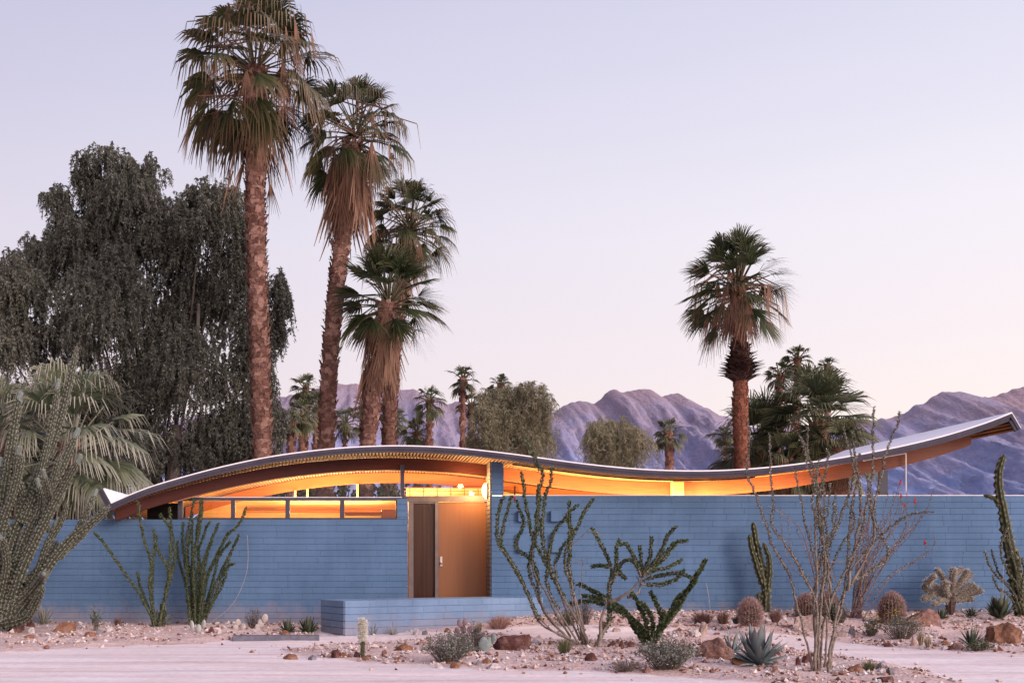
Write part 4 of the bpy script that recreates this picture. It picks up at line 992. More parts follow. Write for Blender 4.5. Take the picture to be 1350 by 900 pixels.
def arms(name, label, bx, by, cat, group, lst, mat, seed, dep=.3, ribs=7, part='arm', kn=.05, depth0=0.0, tipmat=None, fuzz=0, extra=0, ws=1.0, **kw):
    base = G(bx, by); d = base.y + D0; root = empty(name, base, label, cat, group); r = random.Random(seed)
    lst = list(lst)
    for k in range(extra):
        pl, w0, w1 = r.choice(lst[:22]); ox, oy = r.uniform(-26, 10), r.uniform(2, 34); lst.append(([(x + ox*(i/(len(pl)-1)) - (0 if i else r.uniform(0,10)), min(by-8, y + oy*(i/(len(pl)-1))*1.6)) for i, (x, y) in enumerate(pl)], w0*.9, w1*.9))
    for j, (pl, w0, w1) in enumerate(lst):
        dz = r.uniform(-dep, dep); P = []
        for i, (x, y) in enumerate(pl):
            q = at(x, y, d) - base; q.y += dz*(i/max(1,len(pl)-1)) + depth0
            P.append(q)
        m_ = MB(); knob_arm(m_, P, ws*w0*.5*d/F, ws*w1*.5*d/F, seed*31+j, ribs, kn=kn, **kw); ao = m_.build(part, M[mat], root, smoothed=True, attr=True)
        if fuzz: spines(MB(), m_, fuzz, seed+j, step=5, w_=.0024).build('spines', M['spine_grey'], ao)
        if tipmat and r.random() < .55:
            e_ = P[-1]; dv = (P[-1]-P[-2]).normalized(); m2 = MB(); knob_arm(m2, [e_ - dv*.05, e_ + dv*.07, e_ + dv*.15], ws*w1*.45*d/F, ws*w1*.36*d/F, seed*37+j, ribs, kn=kn*.6, amp=.14, knamp=.1); m2.build('new_tip', M[tipmat], ao, smoothed=True, attr=True)
def spines(mb, body, ln, seed, k=1.0, w_=.0016, up=.25, step=1):
    """thin spines standing off every few vertices of a body mesh"""
    r = random.Random(seed); n = len(body.v); vv = [V(v) for v in body.v]; nr = [V() for _ in range(n)]
    for f in body.f:
        if len(f) > 4: continue
        nn = (vv[f[1]]-vv[f[0]]).cross(vv[f[2]]-vv[f[0]])
        for i in f: nr[i] += nn
    for i in range(0, n, step):
        if nr[i].length < 1e-12: continue
        nn = nr[i].normalized()
        for _ in range(2):
            d = (nn + V((r.gauss(0,.5), r.gauss(0,.5), r.gauss(up,.5)))).normalized(); l = ln*r.uniform(.5,1.3)*k; sd = d.cross(V((r.gauss(0,1), r.gauss(0,1), r.gauss(0,1)))).normalized()*w_
            mb.add([vv[i]-sd, vv[i]+sd, vv[i]+d*l], [(0,1,2)])
    return mb
def spine_mat(name, c1, c2):
    t = NT(name); return t.bsdf(t.ramp(t.island(), [(0, c1), (1, c2)]), .7, spec=.2, trans=.3)
M['spine_pale'] = spine_mat('pale_spine', (.58,.54,.47), (.90,.88,.84))
M['spine_grey'] = spine_mat('grey_spine', (.24,.24,.20), (.56,.54,.47))
M['spine_pink'] = spine_mat('pink_spine', (.28,.15,.13), (.62,.47,.43))
cane = [([(14,822),(40,790),(68,745),(100,708),(128,688),(150,668)],24,13), ([(8,822),(30,760),(62,700),(95,645),(118,612)],24,13), ([(4,820),(20,750),(45,680),(78,620),(99,572)],26,14), ([(-6,820),(8,730),(38,650),(66,580),(83,520),(96,452)],27,12),
        ([(-10,810),(-2,720),(10,640),(22,570),(31,528)],26,15), ([(20,740),(42,690),(68,640),(81,600)],20,12), ([(-14,800),(-8,700),(2,600),(8,552)],24,15), ([(78,735),(98,700),(112,668),(117,650)],15,10), ([(100,705),(110,690),(114,684)],12,9),
        ([(20,800),(50,775),(66,762),(74,757)],22,11), ([(-10,780),(6,700),(28,650),(44,604)],22,14), ([(8,800),(25,740),(38,710),(41,700)],20,12), ([(0,790),(14,745),(16,720),(14,708)],18,12), ([(30,770),(45,752),(58,738),(66,726)],18,11), ([(-8,822),(15,800),(34,775),(45,750)],28,18), ([(-20,822),(-15,760),(0,720),(10,690)],28,18),
        ([(48,690),(56,660),(55,640)],15,11), ([(-10,815),(20,780),(50,740),(60,712)],24,15), ([(-16,800),(-4,740),(20,690),(26,655)],22,14), ([(10,810),(44,765),(62,720),(74,690)],20,12), ([(-12,720),(2,670),(14,610),(17,575)],20,13), ([(30,690),(50,640),(70,560),(78,510)],18,11), ([(60,700),(72,660),(74,630)],15,10), ([(-14,690),(-6,640),(-2,600)],20,14), ([(2,822),(40,812),(58,790),(70,772)],24,13), ([(10,700),(3,670),(2,648)],18,13), ([(60,720),(80,690),(90,664)],14,10), ([(30,650),(24,620),(30,598)],16,12)]
arms('cane_cactus', 'huge sprawling cane cactus with knobby grey arms at the left edge', 4, 832, 'cactus', None, cane, 'cane', 51, dep=.9, ribs=8, kn=.085, tipmat='cane_tip', depth0=-.0, amp=.34, knamp=.26, fuzz=.045, extra=4, ws=.74)
arms('crested_cactus', 'thin twisted ribbed cactus column against the right wall beside the pink barrel cactus', 1009, 806, 'cactus', None,
     [([(1009,808),(1010,780),(1006,750),(1000,725),(996,700),(994,688)],11,6), ([(1008,790),(1013,760),(1012,735),(1004,715)],9,5), ([(1006,770),(998,745),(991,720),(989,704)],8,5), ([(1003,808),(1000,790),(1001,780)],7,5)], 'rib_cactus', 52, ws=1.35, dep=.08, ribs=5, kn=.11, amp=.4, knamp=.3)
arms('column_cactus', 'tallest ribbed column cactus rising above the wall at the right edge', 1347, 812, 'cactus', None,
     [([(1348,814),(1340,770),(1330,715),(1322,670),(1317,640),(1318,618),(1325,598)],17,8), ([(1319,668),(1312,657),(1302,653),(1299,652)],6,5), ([(1350,812),(1344,760),(1338,720)],10,6)], 'rib_cactus', 53, ws=1.2, dep=.1, ribs=6, kn=.13, amp=.4, knamp=.3)
M['wool'] = knobby('woolly_column', (.34,.35,.27), (.62,.60,.50))
M['teddy'] = varied('cholla_joint', (.11,.09,.06), (.24,.20,.145), 20, .8)
M['cholla_trunk'] = varied('cholla_trunk', (.05,.03,.025), (.14,.085,.07), 20, .9, 40, .8)
for i, (lb, x, y, w_, h_, mat_) in enumerate((('pale woolly column cactus standing alone at the roadside in front of the low wall', 478, 866, 9, 50, 'spine_pale'),)):
    base = G(x, y); d = base.y + D0; sc = d/F; root = empty('woolly_cactus', base, lb, 'cactus')
    m_ = MB(); hh = h_*sc; knob_arm(m_, [(0,0,-.03),(.0,0,hh*.3),(.005,0,hh*.45)], w_*.33*sc, w_*.36*sc, 5, 10, kn=.03); m_.build('stalk', M['rib_cactus'], root, smoothed=True, attr=True)
    m_ = MB(); knob_arm(m_, [(.005,0,hh*.40),(0,0,hh*.7),(.0,0,hh)], w_*.55*sc, w_*.62*sc, 6, 14, kn=.03); bo = m_.build('column', M['wool'], root, smoothed=True, attr=True)
    spines(MB(), m_, .04, 6, up=.1, w_=.004).build('spines', M['spine_pale'], bo)
def cholla(label, bx, by, seed):
    base = G(bx, by); d = base.y + D0; root = empty('cholla', base, label, 'cactus'); sc = d/F; r = random.Random(seed)
    m_ = MB(); knob_arm(m_, [(0,0,-.05),(.02,0,.2),(0,0,.42)], .10, .085, 3, 8, kn=.05); m_.build('trunk', M['cholla_trunk'], root, smoothed=True)
    J = [[(1250,790),(1245,780),(1232,772),(1219,764)],[(1251,786),(1240,776),(1228,785),(1217,790)],[(1252,780),(1250,765),(1246,755),(1243,750)],[(1254,780),(1254,764),(1253,756),(1254,749)],[(1256,780),(1262,768),(1268,758),(1270,750)],[(1258,778),(1272,766),(1281,760),(1286,756)],[(1258,784),(1272,774),(1281,770),(1283,768)],[(1258,788),(1275,783),(1287,779),(1291,778)],[(1258,792),(1270,790),(1278,789),(1280,787)],[(1248,793),(1238,790),(1230,794),(1224,795)],
         [(1248,784),(1241,772),(1240,768),(1238,766)],[(1252,782),(1247,772),(1247,768),(1248,772)],[(1257,776),(1263,760),(1276,752),(1277,750)],[(1250,776),(1258,760),(1260,752),(1259,750)],[(1246,786),(1235,782),(1225,778),(1222,770)],[(1256,790),(1266,782),(1278,776),(1284,772)],[(1251,790),(1247,780),(1243,775),(1244,771)],[(1224,772),(1220,766),(1222,760),(1223,759)]]
    for j, pl in enumerate(J):
        dz = r.uniform(-.45,.45); P = [at(x, y, d) - base for x, y in pl]
        P = [q + V((0, dz*(i+1)/4, 0)) for i, q in enumerate(P)]
        m_ = MB(); knob_arm(m_, P, .046, .064, seed+j, 7, kn=.05, n=14); jo = m_.build('branch', M['teddy'], root, smoothed=True)
        spines(MB(), m_, .042, seed+j, up=.1, w_=.0034).build('spines', M['spine_pale'], jo)
cholla('bushy teddy bear cholla with pale fuzzy joints and a dark trunk near the right wall', 1252, 808, 61)
M['barrel'] = knobby('barrel_body', (.04,.045,.022), (.16,.10,.07))
def barrel(label, bx, by, w_, h_, seed, mat='spine_pink', k=1.0):
    base = G(bx, by); d = base.y + D0; sc = d/F; root = empty('barrel_cactus', base, label, 'cactus', 'barrel cacti'); m_ = MB(); n = 66; rows = 22; vs = []; at_ = []; rr = w_*.5*sc; hh = h_*sc
    for j in range(rows+1):
        t = j/rows; z = hh*t; pr = (math.sin(math.pi*(.16+.84*min(1,t*.93+.02)))**.55) if t < 1 else .12
        pr = (.78+.22*smooth(0,.35,t)) * math.sqrt(max(.02, 1-max(0,(t-.42)/.58)**2.2))
        for a_ in range(n):
            a = 2*math.pi*a_/n; rib = .5+.5*math.cos(a*22); q = rr*pr*(.88+.12*rib); vs.append((q*math.cos(a), q*math.sin(a), z-.04)); at_.append(rib)
    m_.add(vs, [(j*n+a_, j*n+(a_+1)%n, (j+1)*n+(a_+1)%n, (j+1)*n+a_) for j in range(rows) for a_ in range(n)] + [tuple(range(rows*n, (rows+1)*n))], at_)
    bo = m_.build('body', M['barrel'], root, smoothed=True, attr=True); sm = MB(); r = random.Random(seed)
    for i, a in enumerate(at_):
        if a > .95:
            v = V(vs[i]); nn = V((v.x, v.y, max(0, v.z-hh*.5)*1.2)).normalized()
            for _ in range(8):
                dd_ = (nn*.8 + V((r.gauss(0,.6), r.gauss(0,.6), r.gauss(.3,.6)))).normalized(); l = .075*r.uniform(.5,1.2)*k; sd = dd_.cross(V((r.gauss(0,1),r.gauss(0,1),1))).normalized()*.0042
                sm.add([v-sd, v+sd, v+dd_*l], [(0,1,2)])
    sm.build('spines', M[mat], bo)
barrel('wide barrel cactus covered in pink spines beside the twisted column', 989, 822, 28, 34, 71, k=1.2)
barrel('small brown barrel cactus half hidden behind the pale boulder', 1063, 812, 25, 31, 72)
barrel('pink topped barrel cactus behind the bare ocotillo stems', 1091, 812, 24, 34, 73)
barrel('rounded barrel cactus with a pink woolly top behind the yellow flowers', 1176, 822, 31, 43, 74)

# ------------------------------------------------------------------ rosettes, tufts, bushes, pads
def agave_mat(name, a, b, tip):
    t = NT(name); c = t.ramp(t.island(), [(0, a), (1, b)]); c = t.mix(t.ramp(t.attr(), [(.55, (0,0,0)), (1, (1,1,1))]), c, tip); c = t.mix(.3, c, t.ramp(t.noise(12, 5), [(.3,(.6,.6,.6)),(.7,(1,1,1))]), 'MULTIPLY'); return t.bsdf(c, .55, spec=.3)
M['agave_blue'] = agave_mat('blue_agave', (.12,.165,.17), (.25,.30,.31), (.30,.31,.29))
M['agave_dark'] = agave_mat('dark_agave', (.03,.045,.028), (.075,.10,.06), (.12,.12,.08))
M['agave_pale'] = agave_mat('pale_agave', (.18,.19,.15), (.36,.36,.29), (.42,.38,.30))
def agave(label, bx, by, w_, h_, n, mat, seed, wide=.1, name='agave', group='agaves', el=(86, 12), cat='agave'):
    base = G(bx, by); d = base.y + D0; sc = d/F; m_ = MB(); r = random.Random(seed); hw = w_*.5*sc; hh = h_*sc
    for i in range(n):
        t = (i+.5)/n; az = i*2.39996 + r.uniform(-.2,.2); e_ = rad(lerp(el[0], el[1], t) + r.uniform(-6,6)); L_ = math.hypot(hw*math.cos(e_), hh*math.sin(e_))*r.uniform(.88,1.08)
        o = V((math.cos(az), math.sin(az), 0)); l = V((-o.y, o.x, 0)); d_ = o*math.cos(e_) + V((0,0,math.sin(e_))); nr = l.cross(d_); W = L_*wide
        st = [(0,.55),(.25,.85),(.5,1.0),(.75,.7),(.93,.25),(1,.03)]; vs = []; at_ = []
        for (u, q) in st:
            c = o*.03 + d_*(L_*u) + V((0,0,-L_*.10*u*u*math.cos(e_)*1.3)) ; cup = nr*(-W*.35*q)
            vs += [c - l*W*q - cup*.5, c + cup, c + l*W*q - cup*.5, c + cup*1.0 + nr*(-W*.28*(1-u))]; at_ += [u]*4
        fs = []
        for k in range(5):
            a = 4*k; fs += [(a,a+1,a+5,a+4),(a+1,a+2,a+6,a+5),(a+2,a+3,a+7,a+6),(a+3,a,a+4,a+7)]
        m_.add(vs, fs, at_)
    o = m_.build(name, M[mat], attr=True, smoothed=True); o.location = base; tag(o, label, cat, group, 'thing'); return o
agave('large blue grey agave with broad upright leaves in the right foreground', 1000, 876, 74, 56, 34, 'agave_blue', 81, .115)
agave('small blue agave just left of the large blue grey one', 966, 860, 28, 32, 16, 'agave_blue', 82, .10)
agave('spiky pale narrow leaved agave behind the orange boulder', 57, 822, 30, 27, 30, 'agave_pale', 83, .045)
agave('dark green agave touching the left end of the low wall', 406, 834, 30, 25, 28, 'agave_dark', 84, .10)
agave('smaller dark green agave second from the low wall end', 379, 833, 24, 20, 24, 'agave_dark', 85, .10)
agave('dark spiky agave above the green ground cover at the lower right', 1281, 850, 40, 26, 32, 'agave_dark', 86, .05)
agave('small spiky plant at the foot of the low wall near the woolly cactus', 491, 836, 14, 16, 18, 'agave_pale', 87, .06)
agave('low pale tuft second plant along the low wall foot', 518, 836, 20, 13, 20, 'agave_pale', 88, .06)
agave('dark leafy agave low beside the cholla trunk', 1280, 812, 26, 14, 24, 'agave_dark', 89, .06)
agave('dark green leafy agave at the foot of the spiny canes on the right', 1318, 815, 34, 34, 30, 'agave_dark', 90, .10, el=(88,30))
agave('small dark agave left of the cholla trunk', 1241, 815, 22, 16, 22, 'agave_dark', 91, .08)
agave('dark strap leaved agave between the two barrel cacti behind the boulder', 1100, 818, 28, 26, 26, 'agave_dark', 92, .07, el=(88,30))
def grass_mat(name, a, b): return leafy(name, [(0, a), (1, b)], None, .2, .8, .15)
M['straw'] = grass_mat('dry_grass', (.26,.20,.13), (.50,.42,.30)); M['straw_pink'] = grass_mat('pink_dry_grass', (.27,.14,.11), (.52,.34,.28)); M['grass'] = grass_mat('green_grass', (.09,.10,.045), (.27,.26,.15)); M['red_brown'] = grass_mat('brown_grass', (.13,.07,.055), (.28,.17,.14))
def tuft(label, bx, by, w_, h_, n, mat, seed, flare=.5, name='grass_tuft', cat='grass tuft', group='grass tufts'):
    base = G(bx, by); sc = (base.y+D0)/F; m_ = MB(); r = random.Random(seed); hw = w_*.5*sc; hh = h_*sc
    for i in range(n):
        a = r.random()*6.283; q = math.sqrt(r.random()); o = V((math.cos(a), math.sin(a), 0)); b = o*(hw*.35*q); h = hh*r.uniform(.5,1.05)*(1-.35*q)
        e_ = b + o*(hw*.75*q*r.uniform(.5,1.2)) + V((r.gauss(0,.02), r.gauss(0,.02), h)); md = b.lerp(e_, .55) + V((0,0,h*.12)); l = V((r.gauss(0,1), r.gauss(0,1), 0)).normalized()*.0042
        m_.add([b-l, b+l, md-l*.8, md+l*.8, e_], [(0,1,3,2),(2,3,4)])
    o = m_.build(name, M[mat]); o.location = base; return tag(o, label, cat, group, 'thing')
tuft('pinkish straw clump of dry grass behind the dark red rock', 658, 828, 44, 24, 420, 'straw_pink', 101)
tuft('round brown dry bush below the thin pale stalk near the wall', 926, 822, 36, 20, 600, 'red_brown', 102)
tuft('green grass tuft at the foot of the tall leafy ocotillo', 744, 862, 26, 28, 240, 'grass', 103)
tuft('green grass tuft between stones at the lower right edge of the bed', 1146, 884, 24, 18, 200, 'grass', 104)
tuft('narrow upright brown grass tuft left of its twin near the yellow flowers', 1214, 850, 11, 26, 120, 'straw', 105, name='grass_tuft')
tuft('narrow upright brown grass tuft right of its twin near the yellow flowers', 1223, 853, 11, 22, 110, 'straw', 106)
tuft('small brown grass tuft against the left wall', 155, 826, 14, 18, 120, 'red_brown', 107)
tuft('reddish brown grass to the right of the twisted column cactus', 1022, 820, 22, 24, 220, 'red_brown', 108)
tuft('purplish dry grass left of the wide pink barrel cactus', 953, 822, 22, 24, 220, 'red_brown', 109)
tuft('dark grass clump pressed against the wide pink barrel cactus', 970, 822, 14, 16, 120, 'agave_dark', 110)
tuft('small upright grey tuft left of the pinkish straw clump', 632, 832, 11, 18, 110, 'straw', 111)
tuft('thin straw tuft above the small stone pile left of the grey bush', 533, 851, 14, 8, 60, 'straw', 112)
M['sage'] = leafy('grey_leaf', [(0, (.07,.08,.065)), (.5, (.16,.175,.145)), (1, (.36,.37,.32))], None, .15, .7, .2); M['sage_dark'] = leafy('dusky_leaf', [(0, (.06,.055,.05)), (.5, (.14,.13,.115)), (1, (.26,.24,.22))], None, .15, .7, .2); M['twig'] = varied('twig', (.12,.09,.08), (.24,.19,.16), 20, .9)
M['cover'] = leafy('cover_leaf', [(0, (.04,.06,.03)), (1, (.13,.16,.08))], None, .2, .6, .3)
def bush(label, bx, by, w_, h_, n, mat, seed, name='grey_bush', cat='bush', lsz=.03, flower=None, group='low bushes', nst=60, per=None):
    base = G(bx, by); sc = (base.y+D0)/F; root = empty(name, base, label, cat, group); r = random.Random(seed); tw = MB(); lv = MB(); fl = MB(); hw = w_*.5*sc; hh = h_*sc
    per = per or max(1, n//nst)
    for i in range(nst):
        a = r.random()*6.283; q = math.sqrt(r.random()); e_ = V((math.cos(a)*hw*q, math.sin(a)*hw*q*.7, hh*(math.sqrt(max(0,1-q*q*.8)))*r.uniform(.7,1.05))); b = V((e_.x*.35, e_.y*.35, -.01)); md = b.lerp(e_, .5) + V((0,0,hh*.1))
        P = crom([b, md, e_], 4); tw.tube(P, [.005]*4 + [.003]*(len(P)-4), 3, cap=False)
        for k in range(per):
            t = .25 + .75*r.random(); c = P[min(len(P)-1, int(t*len(P)))] + V((r.gauss(0,.022), r.gauss(0,.022), r.gauss(0,.018))); d_ = V((r.gauss(0,1), r.gauss(0,1), r.gauss(.6,.8))).normalized(); l = lsz*r.uniform(.6,1.3); sd = d_.cross(V((r.gauss(0,1),r.gauss(0,1),r.gauss(0,1)))).normalized()*l*.28
            lv.add([c, c+d_*l*.5+sd, c+d_*l, c+d_*l*.5-sd], [(0,1,2,3)])
        if flower and r.random() < flower:
            c = e_ + V((0,0,.03+.10*r.random())); tw.tube([e_, c], [.003,.002], 3, cap=False)
            for k in range(9):
                a2 = k*.698; o = V((math.cos(a2), math.sin(a2)*.9, .5)).normalized(); l_ = V((-o.y, o.x, 0))*.009; fl.add([c-l_*.5, c+l_*.5, c+o*.026+l_, c+o*.026-l_], [(0,1,2,3)])
    tw.build('twigs', M['twig'], root); lv.build('leaves', M[mat], root)
    if fl.v: fl.build('flowers', M['yellow'], root)
M['yellow'] = leafy('yellow_petal', [(0, (.62,.42,.03)), (1, (.80,.60,.08))], None, .3)
bush('large grey green bush spilling over the roadside stones left of centre', 592, 872, 78, 42, 2600, 'sage', 121, nst=110)
bush('dusky bush growing up behind the large grey green one', 622, 858, 52, 38, 1500, 'sage_dark', 122, nst=70)
bush('silvery grey bush in front of the low bright green ocotillo', 880, 880, 88, 42, 3600, 'sage', 123, nst=130)
bush('brittle grey bush dotted with small yellow flowers before the round barrel cactus', 1188, 841, 62, 32, 1700, 'sage', 124, name='flowering_bush', flower=.4, nst=80)
bush('small yellow flowered bush at the left of the larger flowering one', 1148, 838, 34, 26, 600, 'cover', 125, name='flowering_bush', flower=.35, nst=36)
bush('low green ground cover below the dark spiky agave at lower right', 1292, 857, 40, 13, 900, 'cover', 126, name='ground_cover_plant', nst=50)
bush('dark bush behind the stems of the tall leafy ocotillo', 748, 824, 40, 22, 900, 'cover', 127, nst=50)
bush('dark purplish bush against the wall behind the tree like ocotillo', 772, 822, 24, 32, 500, 'sage_dark', 128, nst=40)
bush('dark leafy sprig at the base of the sparse ocotillo on the left', 213, 826, 26, 30, 400, 'cover', 129, nst=30, lsz=.05)
bush('thin green sprig with small leaves left of the brown tuft by the wall', 126, 830, 16, 34, 160, 'cover', 130, nst=12, lsz=.045)
bush('grey twiggy bush between the pale prickly pears by the left wall', 334, 828, 30, 26, 600, 'sage_dark', 131, nst=40)
bush('small dusky plant above the wide pink barrel cactus', 977, 800, 14, 18, 120, 'cover', 132, nst=10, lsz=.05)
bush('brownish low bush at the foot of the pinkish twiggy ocotillo', 1108, 820, 30, 22, 420, 'sage_dark', 133, nst=34)
bush('faint dry twiggy bush hugging the gravel below the silvery grey bush', 825, 884, 50, 16, 420, 'sage_dark', 134, nst=70, lsz=.016)
M['pad_white'] = varied('white_pad', (.33,.36,.33), (.50,.52,.48), 9, .7, 60, .3); M['pad_purple'] = varied('purple_pad', (.20,.13,.15), (.33,.24,.25), 9, .7, 60, .3); M['pad_blue'] = varied('blue_pad', (.15,.20,.19), (.28,.32,.31), 9, .7, 60, .3); M['pad_cream'] = varied('cream_pad', (.32,.28,.25), (.5,.45,.41), 9, .7, 60, .3)
def pear(label, bx, by, pads, mat, seed):
    base = G(bx, by); d = base.y + D0; sc = d/F; root = empty('prickly_pear', base, label, 'cactus', 'prickly pears'); r = random.Random(seed)
    for (x, y, w_, h_, lean) in pads:
        c = at(x, y, d) - base; c.y += r.uniform(-.05,.05); m_ = MB(); vs = []; n = 20; yaw = r.uniform(-.7,.7)
        rings = 7
        for j in range(rings+1):
            ph = math.pi*(j/rings-.5)
            for k in range(n):
                a = 2*math.pi*k/n; q = math.cos(ph); X = w_*.5*sc*math.cos(a)*q; Z = h_*.5*sc*math.sin(a)*q*(1 + .1*math.sin(a)); Yv = .022*math.sin(ph)
                X *= 1 - .25*(Z < 0)*abs(Z)/(h_*.5*sc)
                X, Z = X*math.cos(lean) + Z*math.sin(lean), -X*math.sin(lean) + Z*math.cos(lean)
                vs.append((c.x + X*math.cos(yaw) - Yv*math.sin(yaw), c.y + X*math.sin(yaw) + Yv*math.cos(yaw), c.z + Z))
        m_.add(vs, [(j*n+k, j*n+(k+1)%n, (j+1)*n+(k+1)%n, (j+1)*n+k) for j in range(rings) for k in range(n)]); po = m_.build('pad', M[mat], root, smoothed=True)
pear('three chalky white prickly pear pads at the foot of the dense ocotillo', 261, 834, [(253,824,8,13,-.2),(261,829,9,13,.1),(268,823,8,13,.25)], 'pad_white', 141)
pear('cream prickly pear right of the twiggy bush by the left wall', 346, 828, [(344,822,9,12,-.2),(349,815,9,12,.2),(340,827,8,10,-.3)], 'pad_cream', 142)
pear('pale prickly pear left of the twiggy bush by the left wall', 316, 830, [(314,821,8,11,-.2),(320,826,9,10,.3),(311,827,8,9,-.4)], 'pad_cream', 143)
pear('purple prickly pear pads poking up behind the grey green bush', 610, 838, [(606,822,7,12,-.15),(613,820,7,11,.2),(611,830,9,12,.0),(619,830,8,11,.4),(603,832,8,11,-.3)], 'pad_purple', 144)
pear('blue grey prickly pear pads leaning on the dark red rock', 644, 858, [(645,848,9,17,.2),(650,842,9,15,.3),(637,850,14,22,.05),(641,856,10,12,-.2)], 'pad_blue', 145)
M['stalk'] = varied('dry_stalk', (.35,.28,.24), (.5,.42,.36), 20, .9)
def stalk(label, pts, bx, by):
    base = G(bx, by); d = base.y+D0; m_ = MB(); m_.tube(crom([(*(at(x,y,d)-base),) for x,y in pts], 5), [.0042]*(5*(len(pts)-1)+1), 5); o = m_.build('dry_stalk', M['stalk']); o.location = base; tag(o, label, 'plant stalk', 'dry stalks', 'thing')
stalk('thin pale dry stalk rising from the round brown bush', [(936,830),(936,800),(933,778),(931,768)], 936, 830)
stalk('thin dry stalk leaning right beside the dense green ocotillo', [(275,822),(305,798),(322,765),(327,738),(326,705)], 275, 822)
stalk('single pale upright stalk at the foot of the spiny canes on the right', [(1323,815),(1322,785),(1323,745)], 1323, 815)

# ------------------------------------------------------------------ rocks and gravel
def rock_mat(name, a, b, c):
    t = NT(name); f = t.noise(4, 9, .7); cr = t.ramp(f, [(.25, a), (.5, b), (.75, c)]); cr = t.mix(.5, cr, t.ramp(t.noise(22, 7, .75), [(.3,(.5,.5,.5)),(.68,(1.15,1.12,1.1))]), 'MULTIPLY'); return t.bsdf(cr, .92, t.noise(11, 10, .75), 1.0, .06, spec=.12)
M['rock_red'] = rock_mat('dark_red_rock', (.05,.02,.02), (.15,.07,.06), (.38,.24,.215)); M['rock_orange'] = rock_mat('orange_rock', (.10,.05,.038), (.29,.145,.09), (.50,.33,.24))
M['rock_pale'] = rock_mat('pale_rock', (.30,.20,.17), (.48,.35,.30), (.63,.53,.49)); M['rock_pink'] = rock_mat('pink_rock', (.12,.06,.05), (.32,.185,.15), (.54,.40,.36)); M['rock_grey'] = rock_mat('grey_rock', (.13,.12,.14), (.27,.25,.27), (.42,.40,.42)); M['rock_white'] = rock_mat('white_rock', (.45,.40,.38), (.64,.59,.57), (.78,.74,.73))
ICO = None
def ico(sub):
    import bmesh
    bm = bmesh.new(); bmesh.ops.create_icosphere(bm, subdivisions=sub, radius=1); bm.verts.ensure_lookup_table(); v = [x.co.copy() for x in bm.verts]; f = [tuple(q.index for q in x.verts) for x in bm.faces]; bm.free(); return v, f
ICO3, ICO4 = ico(3), ico(4)
def rock(label, x, y, w_, h_, mat, seed, dep=.8, name='rock', cat='rock', group='rocks in the gravel beds', big=False):
    """(x, y): middle of its foot; faceted stone part sunk in the ground"""
    base = G(x, y); sc = (base.y+D0)/F; r = random.Random(seed); vs, fs = ICO4 if big else ICO3; planes = []
    for k in range(17 if big else 13):
        n = V((r.gauss(0,1), r.gauss(0,1), r.gauss(.2,.8))).normalized(); planes.append((n, r.uniform(.45,.85)))
    out = []
    for v in vs:
        p = v.copy()
        for n, d in planes:
            e_ = p.dot(n) - d
            if e_ > 0: p -= n*e_*.94
        p *= 1 + .16*NZ.fractal(v*2.1 + V((seed*3.1,0,0)), .8, 2.1, 6) + .05*NZ.noise(v*7 + V((0,seed,0)))
        out.append(p)
    mx_ = max(abs(p.x) for p in out); mz_ = max(p.z for p in out)
    m_ = MB(); m_.add([(p.x/mx_*w_*.5*sc, p.y/mx_*w_*.5*sc*dep, (p.z/mz_*.80 + .20)*h_*sc if p.z > -.25*mz_ else (-.0)*h_*sc + p.z*.2*h_*sc) for p in out], fs)
    o = m_.build(name, M[mat]); o.location = base - V((0,0,.10*h_*sc)); o.rotation_euler = (0, r.uniform(-.08,.08), 0); return tag(o, label, cat, group, 'thing')
